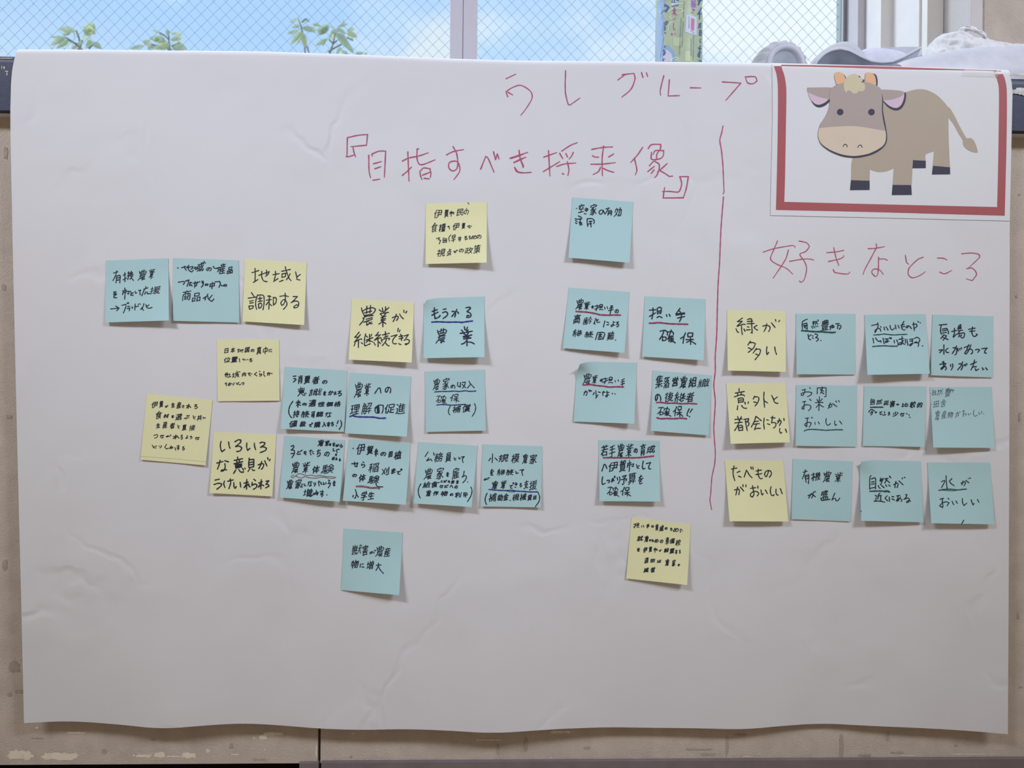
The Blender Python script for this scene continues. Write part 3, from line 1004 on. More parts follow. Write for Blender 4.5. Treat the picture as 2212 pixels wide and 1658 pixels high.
# ------------------------------------------------------------------ sticky notes with their handwriting
FONT = {
'い':'906882297103 4154426832882190128304590000',
'う':'269047876979846890559042803257270034 76041800',
'え':'00883259446048645280598987899085 602905320328 61052100 3559375153375530',
'お':'4688489058907284787880727957654743472650 90287014 001902222622 50172620 2600258723901189018100770268086217562655',
'か':'068820542625 30873290459052855674595057295124292323260027 9049782074137113 31002923',
'が':'0489185923402332 24862990439051835658553746300033 865473266821 77147205 90108300 28082630',
'き':'718927901386047505641159 5160756264389034 00396438 021550158111 47005115 60385415',
'こ':'90876890309011850277007101550851 080039027900',
'し':'906690688176558829901086037800680100',
'す':'20882990408552745166 00159014 53005314 4969496539663163255526423037393352345645565954644966 50684967 53355414',
'た':'0690195226205117 908483905790498644804467 52388538 00212522 30002819',
'ち':'24862990579071878478906186517245464527521853 126218542617 001641178212 30002916',
'つ':'288634905487747787569040871979076100360505200017',
'で':'7290498139703454344342225311530463018300 793976387026 90338220 0008370351035306 52075206',
'と':'908869902889128501770159055326360700 87098514731940322634',
'ど':'72882590128702800077016121420409 622329392141 76157005 901085008200',
'な':'877978726869647162835688429031862779316841646365 056319382519 623663676570 90277017 002022204915 31002918 67736870 67716871',
'に':'04900374 90835985448236733762 145809710274006800380600 851254134211',
'の':'45885690668779778764905290378724781160014800280410200430004501630571117817802676336641444701',
'は':'05900475107114601355 907579687067 35216822 90206821 0600004901720475 6800698061884789388632773370426353617063',
'ば':'04890376 8380727162686108 126108740276007100460608 33286129 842279276128 79137503 90108600 4290529059866369 429031843073327039656265',
'ぶ':'268844905482546849573740 00812162 868076556948 4923532054133300 77227212 90178407',
'へ':'9090706048153500290225080060',
'ま':'867763684866 00394740 90374739 001311158913 47004782448637892090088700800171116519634864',
'み':'45905687726776547826 906383557654 1700490048084027393753407648 097916782271324932413937 09790274006804530946204030383241 31423141',
'め':'4988549065877780857190548737843174225517492050225321532845484057355828491926 406736653658 160213091926 60005717 088021793665 08800173005607401930 1926401850185020 51215120',
'も':'00461350285154516346 73418143854890629068848168894690328327712851 592122210518 35003321 29513121',
'や':'50904688273153207518872590388746775362545451 004105422732 141118152532 53084200',
'よ':'908163674765 89224623 4600468335901690068700810071056615624762',
'ら':'19905190728585769065905780455640324312530155 00610520 700966062200',
'り':'1889309054847078826790478423701247102817152900280260 140004070228 023510331229',
'る':'005731365835794188499056897181816089439029862278227326683066476559736287 14017100 3236392664096801',
'れ':'209019462238222024172300 90758780798570856681656168236317462030342236 007311521948 02222220',
'ろ':'24872990529074858675906590538344673731380058 14017201 3338353140324138 373165086701',
'を':'818672894690308725842381256739565153 52705043443918400453 9038843759475148 001730186915 380032063117 18402718',
'中':'44904400 0061001989199061 00569056',
'予':'25873190419048874836 79588846903665366134 003659366134 291544225323 11007700 613459285527532272087401',
'伊':'159014242300 29903885457650665058 826282063505 34588258 003807291427 28319031 52585306',
'伝':'139012282200 898784783681377452495340 76618278 004005341231 31409040 38098409',
'位':'149013272301 30869086 49714234 0045004006321330 77346886 35198519 63115800',
'体':'1390133111272001 58885800 41707570 27694052512956246224 87667752622364219021 0045013705311129 282154215624',
'作':'56905617 158914252300 88645664 004207311429 87405640 3235411945164900 90174516',
'価':'1290112821032500 3088303689368987 003906321131 30129012 30828982 50825036 69826912 49364912',
'促':'139012262000 2690357138693953 9089648849813869 86586158 004304341230 6185613584348405370537336135',
'保':'59905931 118910262100 268436775654635466519051 908372686354 275153515654 003605291028 36318431840435033631',
'値':'33903332 148813262202 90843384 003906311329 34108910 63006310 49698369832649264969 49558355 49418341 61256211',
'備':'128911261901 3589354338424328 74888190858785443842 61876143 214924503545 0044003804331130 27289028 30118711 46004628 72007228 35748574 35588558',
'償':'26904883 1489132722032700 908987906983 004006321330 29242916581587168824 370242084216 58025815 790275097516 34758175824735463475 34668266 34568256 393676367727752540253936',
'入':'90908984787566605030422538132500 008510792464354539304326',
'共':'0290079013862970 83885970 00569056 05228622 25002555 65006555',
'内':'0090001890199087819072906687 1666315643394500 746460504339',
'出':'90909054 0054008202849084 0610073984398510 46004683',
'刈':'66877290829089879000 077426492641 4374447135562649 64596417 00122037284133344402',
'利':'2789270643004501 698774908390888990869001 047119462644 63636312 455935492747 04312632 47312731 000706092706',
'助':'68898389888090254624 41854979576663466425 007834724566 65006524 0577060535063570 05513551 05283528',
'効':'46895481636167406801 0088246627663575 6686699084898878905490256824 20562559 324425592566 01421126 46423426 54246725 00154415 190023072215',
'務':'0889158918851639 35884286527560576049 6288659076907888827683615960 007212491647 41605761 3157364435380038 90438444723869346534 412345185017653545453644 082113261727281631080107 610056035312 18381727 69348020821352124917',
'化':'179016222600 9069898084875788518449545002 3161336241564954 003909281626 861661435045',
'可':'51865690689076857600 11701126482648611161 00009000',
'品':'0090005033513388 5590555090509089 00843384 55849084 18307230730117001830',
'員':'0088059027803380 9088848962805681 28802873 61806173 1373777379717831123111721373 11597959 11457945 161874187502730016001618',
'商':'699082898486833308330789 28812859 73535944 3542235125572759615962762877 3326302627222811 64216033 00119011 420047064711',
'営':'1090106581658189 0030011689169030 080115081716 810175097316 390046084616 10868186 195072507334713219321950',
'図':'0090000090019090 10681570406043564756 836776707269475763397321 47354431 162027394356 54204411 00829082',
'地':'907784895690438741804110 02722861 62676200 766382628458852379226327 31434141 00262626 14021465 42366232',
'域':'468953886674737377878090869089889078 267729785770 0074097112672265 8533795372617173 00262026 3116871687077800 11011267 6600673869567261 33585258513232333358',
'堂':'00909090 09698169 0033001889188933 750471097118 140220112018 45004518 4590455272517133193319514552',
'増':'4290425785578688 00702762 01272527 13031365 81027615 4000440148074915 42868686 42718671 38458945901637153845 63446316 37309030',
'学':'2288269042904488455262436437 00609060 19367336 0331041787178831 140220102017 78027117 430047074717',
'害':'14901567766778697889 00549054 11408240 15277727 0221031187118821 46214667 44004711 14877887',
'家':'288830904290478650794955 0084207743644963 908384827372625562497641 026618604247454848556252 00473736 15277227 00230010430986108723 40004309 4247414237383928',
'少':'00902087477965687955 43584300 014616182115 90447417',
'就':'1289189020872047 42894881576263346400 00800760 887390758887748871857144 39723459 49278727 83157604 00134013 19002212 06473547362805280647',
'市':'45904516 107710397939797576776277 00169016 42004715',
'幾':'02901279166824703376 3489399063787187859089869078 7563667461755873525549544300 00544954 89545255 35422929 05411541 88408227 58386838 29131823052306171800 83107320602061157000 17681854 195415403238 75547547684468378435 0940103415301623 6337643170267220',
'後':'129011402023 2287318953795373405943547455726361735977768782899087 27664059 01461141 85457838 30413840 72277732773952404942 00192000 7512721262205323 55013815362036225323 54765976 465449413840 3840393651285323',
'性':'15901500 33879087 41528452 00400419 34373630 872242213630 241629273630 44064221 63006386',
'意':'01861074 88848073 658264875990298926842674 507340684062 00269026 05098409 400045024608 14627562763814381462 13507650 272524162609 62256409',
'成':'0089076708198919 398843885775647369827689839088869072 187424763474366836424038 813670606364 700383118319 53005319 63736363606156435419 36420841',
'或':'40875774647275888489878690748768 008141744470 813369586362 01168716 54005416 700083088316 63726361616156395516 07593659363407330759',
'手':'198625904389458645067800 00559055 08308430 08084506',
'担':'01880390149015871500 33879087 00551553 28481550 00212821 42668166810841084266 41378137',
'持':'0188119014871400 60886290749075877534 52774566 00551453 36548954 25481450 35349034 01222422 41148414 62006234',
'接':'0590118913861300 3390518560786778 858968806777756576559054 37704368 00551353 31547655 23481350 594154445254 32358835 52274419 01222222 75206935 37118511 58006110 607843694655',
'援':'43895685618060764662426436772885 0088109013861300 90887988688267796179 00581355 274625501352 32438843 35278427 00222322 58195712 371341184127 801175217427 340445058401 6779766779584557 45624644 47434828',
'支':'00891089368041754975 9087858975885782497650716557714671410941 15452046 05168316 44004440 417521502041',
'政':'42895088687180848889 00804271 04320479 9020571954215333 00084208 60005719 23742308 68716864 67647163755682338320 676462575433483545412339',
'日':'0090010090019089 00839083 00409040',
'早':'44904440783878027600120011394440 00649064 11197819',
'有':'219020352814 58887190778777342233 025012412038 00149014 35003313 21707770 21517751',
'本':'45904500 00701063214932313322 18707170 9070705260385522 01228922',
'材':'20901922 62897290768978867800 0071006713421839 4370585671357732 37563749324227371935 03223522 462275227724 90227822 20012022',
'校':'17901700 37904984637278848988 0073006710441641 295224421638 7646676664686066494542415127 37454241 88447728 04232823 40169016 610064056416',
'格':'44904452644083549053 17891703 808980608354 0073006811451642 305534574355 02241725 590055035313 44868086 80604459 3256304724401638 624047204914791476236239 63406339 352838284720 352831241724',
'械':'14901400 5788697675757986868990849075 328539664031 55795532 0072006708491346 2551254321371435 35515951 8735796173636820 04222422 36208820 84088002 67006720 74757563',
'植':'15901504 32889088 0070006609461443 275223411538 03232623 36148614 630059035814 4088412980308088 40738073 40588058 40448044 56295615',
'業':'449044388237 0086068716833473376835650265 908678855975536854658765 12517951 07374438 03188618 130118101718 34003418 55005518 800073117318 37675367 30372619 59376419',
'模':'14901400 33904883547656683267 90898490758466756468 006708461344 87675668 275022401436 02212521 49154900 73157300 34088708 58685952 405281528226392538504052 38398239',
'機':'1390133711371300 5188707775858389888790838976 2587327938633848 507143663765 0069006107401137 80637472687463646254 31548754 225220411338 51404730 333941244121 88398528 70377919 02201221 21201320 4616422132214002 8312791969197601 560057286154 80548047754375368635 34394937 34393438 72377136',
'段':'0889081030003801 34884290627748564848 8888808864766276 00720872 33680870 30480848 4448784977576476 37374237482852037203743287349031 31250825',
'比':'008829803475 90648667867881895590508748824800 83628667 30340134 822359394941 01010187',
'民':'00893780 8871907885898190698654694951 87510351 03870300790178250325 46514425',
'消':'369036318731878778906887 03861858 12370031 82189003 431736053304 19110502 62006231 36678767 36498749',
'減':'17902281256326178717 51906874727477878490888890818872 01871259 37763748564856713771 10360031 84347659706167356601 38335733 17090502 86087600 71747161',
'準':'44904462 00709070 3355321634118511 88523352 07501442 83383338 82243324 10230018 22223218 19060801 60026211 39003611 61516111',
'災':'008918843372395842564242 9088859073876180496746584256 0064046409591548 70627948 8134682067148200 1733062005141900 4832361737124701',
'点':'00901075 33883275 628856745474 90887972 87114411 4400443179337859125911324431',
'然':'01901174 34893276 908982757873 61885775 406357516734723679519061 036120502343 11352243264332353327 003118084109362729262122 51229022 86098001 68016834 20001908',
'物':'21902100 68888088857989519017501646193736 48865676666074407917 3965515057376217 00572153 34482250 0238013507170707 32210621 53005016',
'獣':'079008674267438953896177685371507131 9089817675527150 00554955 54318931 89158003 230920001800 040207080618 430238174518444506450618 70017031 07864386 24442418 05314531 06183817',
'理':'29909090 007914732571 38668666 02362336 01032503 61906200 14731303 614438423800840084436243 38228422',
'生':'00909090 12548154 023713218421 19011421 45004590',
'産':'0090086609339033 20909090 28698169 206027518451 30432951 54435490 69196532 08108610 46004909 32332810',
'用':'49894900 008810681343130090018986819071906787 12559055 13269026',
'田':'0090000090019089 00829082 44824400 00419041',
'的':'00890020332033820082 60876390799082898682902054194635 68605744 59035619 230018031420 00493349',
'直':'00909090 04088608 44004407 1590162475257590 15727572 15567556 15407540 40244208',
'真':'03892980 9088858968816080 00708970 04088608 45004508 16701622422073217370 16567356 16457345 16347334 42204309',
'確':'4690453847335132 90864686 0985095207451408 86694669 006001520750 86514651 86335132 69227133 39213911631087118821 02082808 64006310 70867034 0976277627390938 34434539 34432742 51325811',
'稲':'5890584290439089 17891743 41884141 00701047144423442952 80348913 02303030 46294217 652662166411 02082702 4007560681008901 58839083 58629062 16431706',
'空':'01909090 13547854 044414403128 87435928 0029001389139026 43004712 44894454',
'策':'45904612400810080119 00840486198039654563526578829084 116512458045806571666764 02308730 26202209 7019660852084613 89086709 13001208 55005408',
'算':'65896559785678221323145762576559 02880590188423802573 00729072 011609063906 431653068906 56015506 12001106 28722858 13457845 13337833 232224152107 46224515 722272146907',
'米':'44904400 00831869394438410041 90817773514452419041 70268206 192511100305 39435143',
'糧':'16901536 34899089 40778577 007509521450 2863296123531651 0236283635348934 25242908 05230309 16001636 638863458244844683654265414643446345 41558455 442381238203450243044423 43128212',
'組':'00900369 39909090 18851669 33782966 33562840 01543151 281721291631 170003291631 4790470482048290 47608260 0653074715391631 47328232',
'給':'4590465482548389 01880470 19841668 33792966 32562741 04543051 40344630620866089034 281922291732163809450654 1802043004321732 680064036408 45858385 513677368429 51364630',
'継':'00900471 909041894103 17861570 30822668 70796836 507363496846 876777527049 015727523057 24402752 53368836 792486089006 59235308 251619281132 70017036 1500022911301334 0555084614381332',
'続':'3790458450745355 008903720767 16851570 30812667 9080879073897255 0156215227522856 3952394086408752 24422652 43268426 2518183002311501 39098709 63006325 05551531',
'織':'009003710668 578960886184 15881371 368536465847588260846483697775767985858890788874 27842268 265922432440 02572454 85468062766472626901 30338733 87218007 38194033 56195333 24162421173203321402 33126112 430046044711 36795879 74767564 36625862 0656074913401532',
'置':'00909090 02298729 15901544414274437590 15777577 15657565 15537553 41424230 4429441608150900830084028414821658154417 32153200 58155800',
'者':'24902452275175527689 006018542454 01349034 1113661370168404 38003834 24877687 24697669 3251344541414335 58346916',
'肖':'0390043083308632858782906390 74219004 13190004 44004430 03668666 03488648',
'育':'158916447545758670905188 8434702663186311 103057297127 00119011 410044014710 15727572 15587558 1729202328183012',
'能':'0090013731373339328831901889 907988878589558951815150 8557835661655166 872689328439543851315101 36232707 821058175117 1200021400223320 00693369 00543354',
'自':'0090001590159089 41003715 00849084 00619061 00389038',
'舎':'1690176373637489 04488648 003113241624193071307623460041011524 90307624 44214448 16877487',
'若':'229021592457255029463236 818980582457 007313632161 00369036 442239253735 25202500 64206400 01119011 22858185',
'落':'36903666 789078678358665163475547 028817681862 25603360 90588359 11490043 234127413534413355455450515233593666 19290722 521847204526 24162400 61156100 00078607 36867886 77677867 77673666 63477534762743264033',
'補':'38903932853385887690 1489134823200319 61896100 006007511349 26582148 283923471547 36159015 16081200 750087078715 38688568 38508550',
'規':'31893590418747805269545683568303450245565357 0584136916531600 9078878972887157 337321581557 00423442 01163216 45388338 45208320',
'視':'1689164218421935272428160216 338942864978555483548302450145545455 8979878972887155 3258325428491842 005510471644 19061600 45368336 45198319',
'解':'009007660626 71907141 49709070 496055505641 87505550 4932582463146405 71308131842887064905 1400140606210527 309038893984392728250526 309022852226 08673967 08670766 07463946 282532101308',
'設':'0590056130613186338842906180637547564847 90898187708167766376 4147844879626776 05463146 4135492451047704783080329032 05313031 00183518 18081400 05853185',
'識':'04900460216121850485 568962845779564535453583 89768887818874767564 04462046 86468061766473636900 32338833 04322032 37193933 55185333 86188107 00172317 34115811 13090900 45014711 628369777476 35775777 35605760',
'豊':'00909090 02458945 3400343479337908110811333433 56005633 29902872 61906472 177275727657165715711772 11217921',
'貸':'9090839062815782 0088079028813481 202720103100 88238728752958205614 02192012 33158711 79046501 47015113 167475747772763816381674 15627762 15497749',
'費':'89896281 0088089030813881 02422539 060582058407831612161128262829303427 3500342890298935813779417975637717761641 590059407941 31813176 16647964 16537953 27415940 274125362830',
'賀':'9089839063825783 0088089027823282 0233142421032400 24272729392842112010 03101811 167475747639173915401674 15627662 15517651 56288328830956085628',
'購':'429042458245828678906888 00870772 28822272 35739073 35338933 41208520 38088708 50005032 74007432 62726233 03632663250303030363 42598259 03432643 03222622',
'較':'19901900 4088468867709088 00723572 7746716267665344 46415525 89408026 45159015 02103410 650068056715 68706866 04583358332503250458 03413341',
'農':'23904685 0089086809438743 888978896484638150754766 82738166 90660865 22547754 3200323010311007800779313230 56005630 25882666 638165788172 09188018',
'進':'038714793287489075909087 8971367035224300 83523652 044115421579 83343634 282931253524 86163816 161408040002 63036616 64716416',
'適':'018909791477308742909088 757682768572842732273174 467047546854705669684668 004414451477 43417441 141604050005 27108910 530056025710 58545827 45274310 70277411',
'選':'01871380429080909087 28784868 867866696661 24618861 28448344 004013401380 43374360 68376860 51254728322827242700480048132713 88228328672862246200830083136213 09080201 29863078',
'金':'01908790 22791666 64797166 04558255 00331528 903388347327 48004506 43904335693473284606420631171725152917344335',
'防':'009000042404241116322342266023661467 58876490739079878360824150414858436937782786 34179017 610063066217 51415217',
'集':'43904359 0087038821803274376835650065 9086848776845573526853658765 1352131514131911 84501350 78381338 002706211319 77251325 81121911 22011911 420046014912 37675267 47504712',
'雇':'0090096211118211841384271028 269027466046 90862686 85722672 85592659 88465945 57385946 373533373045 410046044811 60856045 095717572653',
'難':'5390522759046400 0289098518743684 90855385 00684168 89645364 03553855 88425342 90225422 761273036902 00084208 10031119192032183203 75857522 19741968 20682020 04443844382903290444 3835453547325231',
'食':'788964816277 468142851788172921224006450569226961 4170627764737468746470611761 00311826 902884297025 371941194429 47004405 17456945 68306930 68301828',
'験':'2288259034883853065106043604 44885085597667636726 9088787871656763 00830365 12791166 22761964 286330693771 34350635 6963716188608741474147606762 23512304 54268126872073077001660049195426 39234921 392334200620',
'高':'0489055085508686848978907188 24822563656465792479 00119011 42004710 193973397424182417381939',
'齢':'43904345 728369786073 23772339 34713063 156919622262 11562256 35562356 5553835481627079 15481341 31483440 034503854385 74436733 503969106900 9037792574126910 00304430 42112511 08090830 25022530',
}
def glyph(ch):
    return [[(int(s[i:i + 2]) / 90.0, int(s[i + 2:i + 4]) / 90.0) for i in range(0, len(s), 4)] for s in FONT[ch].split()]
LABELS = {
'organic_brand': "light blue sticky note on branding organic farming, leftmost note of the poster's upper row",
'local_produce': 'light blue sticky note on turning local produce into goods, beside the harmony note',
'harmony': 'yellow sticky note about harmony with the region in big letters, right end of upper-left trio',
'food_policy': 'yellow sticky note with four lines on food policy, directly under the red bracketed heading',
'vacant_house': "light blue sticky note on using vacant houses, high on the poster below the heading's end",
'aging': 'light blue sticky note on ageing farmers with its first line underlined in red',
'successor': 'light blue sticky note reading securing successors, red underline, just left of the red divider line',
'farming_continues': 'yellow sticky note saying farming can continue, two lines of large bold letters',
'profitable': 'light blue sticky note reading profitable farming with a thick blue underline',
'map_centre': 'yellow sticky note on being in the middle of the map, with small thin writing',
'direct_link': 'tilted yellow sticky note with five small lines, folded strip along its bottom edge',
'opinions': 'yellow sticky note on accepting various opinions, three lines of large rounded letters',
'consumers': 'light blue sticky note with bracketed lines on changing consumer awareness and fair rice prices',
'children': "light blue sticky note on children's farming experience with a wavy brown double underline",
'understanding': 'light blue sticky note on promoting understanding of farming, blue underline at its left',
'rice_planting': 'light blue sticky note on rice planting and harvest experience, short thick brown underline',
'farm_income': 'light blue sticky note on farm income and compensation with two blue underlines',
'civil_servant': 'light blue sticky note on hiring farmers as civil servants, large bracketed lines below',
'small_farms': 'light blue sticky note on supporting small farms, long dark blue underline above bracketed line',
'wildlife': 'light blue sticky note about wildlife damage, alone at the bottom of the left half',
'few_successors': 'light blue sticky note about too few successors, red underline and curled upper left corner',
'group_farming': 'light blue sticky note on group farming successors with two red underlines and exclamation marks',
'young_farmers': 'light blue sticky note on training young farmers, red underline under the first of four lines',
'training_school': 'yellow sticky note with five small lines on a training school, lowest on the right half',
'greenery': 'yellow sticky note saying lots of greenery, top of the yellow column right of the divider',
'abundant_nature': 'light blue sticky note about abundant nature, dark green underline, beside the greenery note',
'tasty_things': 'light blue sticky note about many tasty things with two thin green underlines',
'summer_water': 'light blue sticky note thankful for water in summer, three lines in large letters',
'near_city': 'yellow sticky note about being close to the city, middle of the right-hand yellow column',
'meat_rice': 'light blue sticky note saying meat and rice are tasty, one long thin underline',
'few_disasters': 'light blue sticky note on few natural disasters with two small bold lines',
'pencil_notes': 'light blue sticky note written in thin grey pencil, at the right end of middle row',
'tasty_food': 'yellow sticky note saying food is tasty, bottom of the right-hand yellow column',
'thriving_organic': 'light blue sticky note saying organic farming thrives, black letters without any underline, lower right row',
'nature_nearby': 'light blue sticky note saying nature is close by, short dark green underline',
'tasty_water': 'light blue sticky note saying water is tasty, split green underline, right end of lowest row',
}
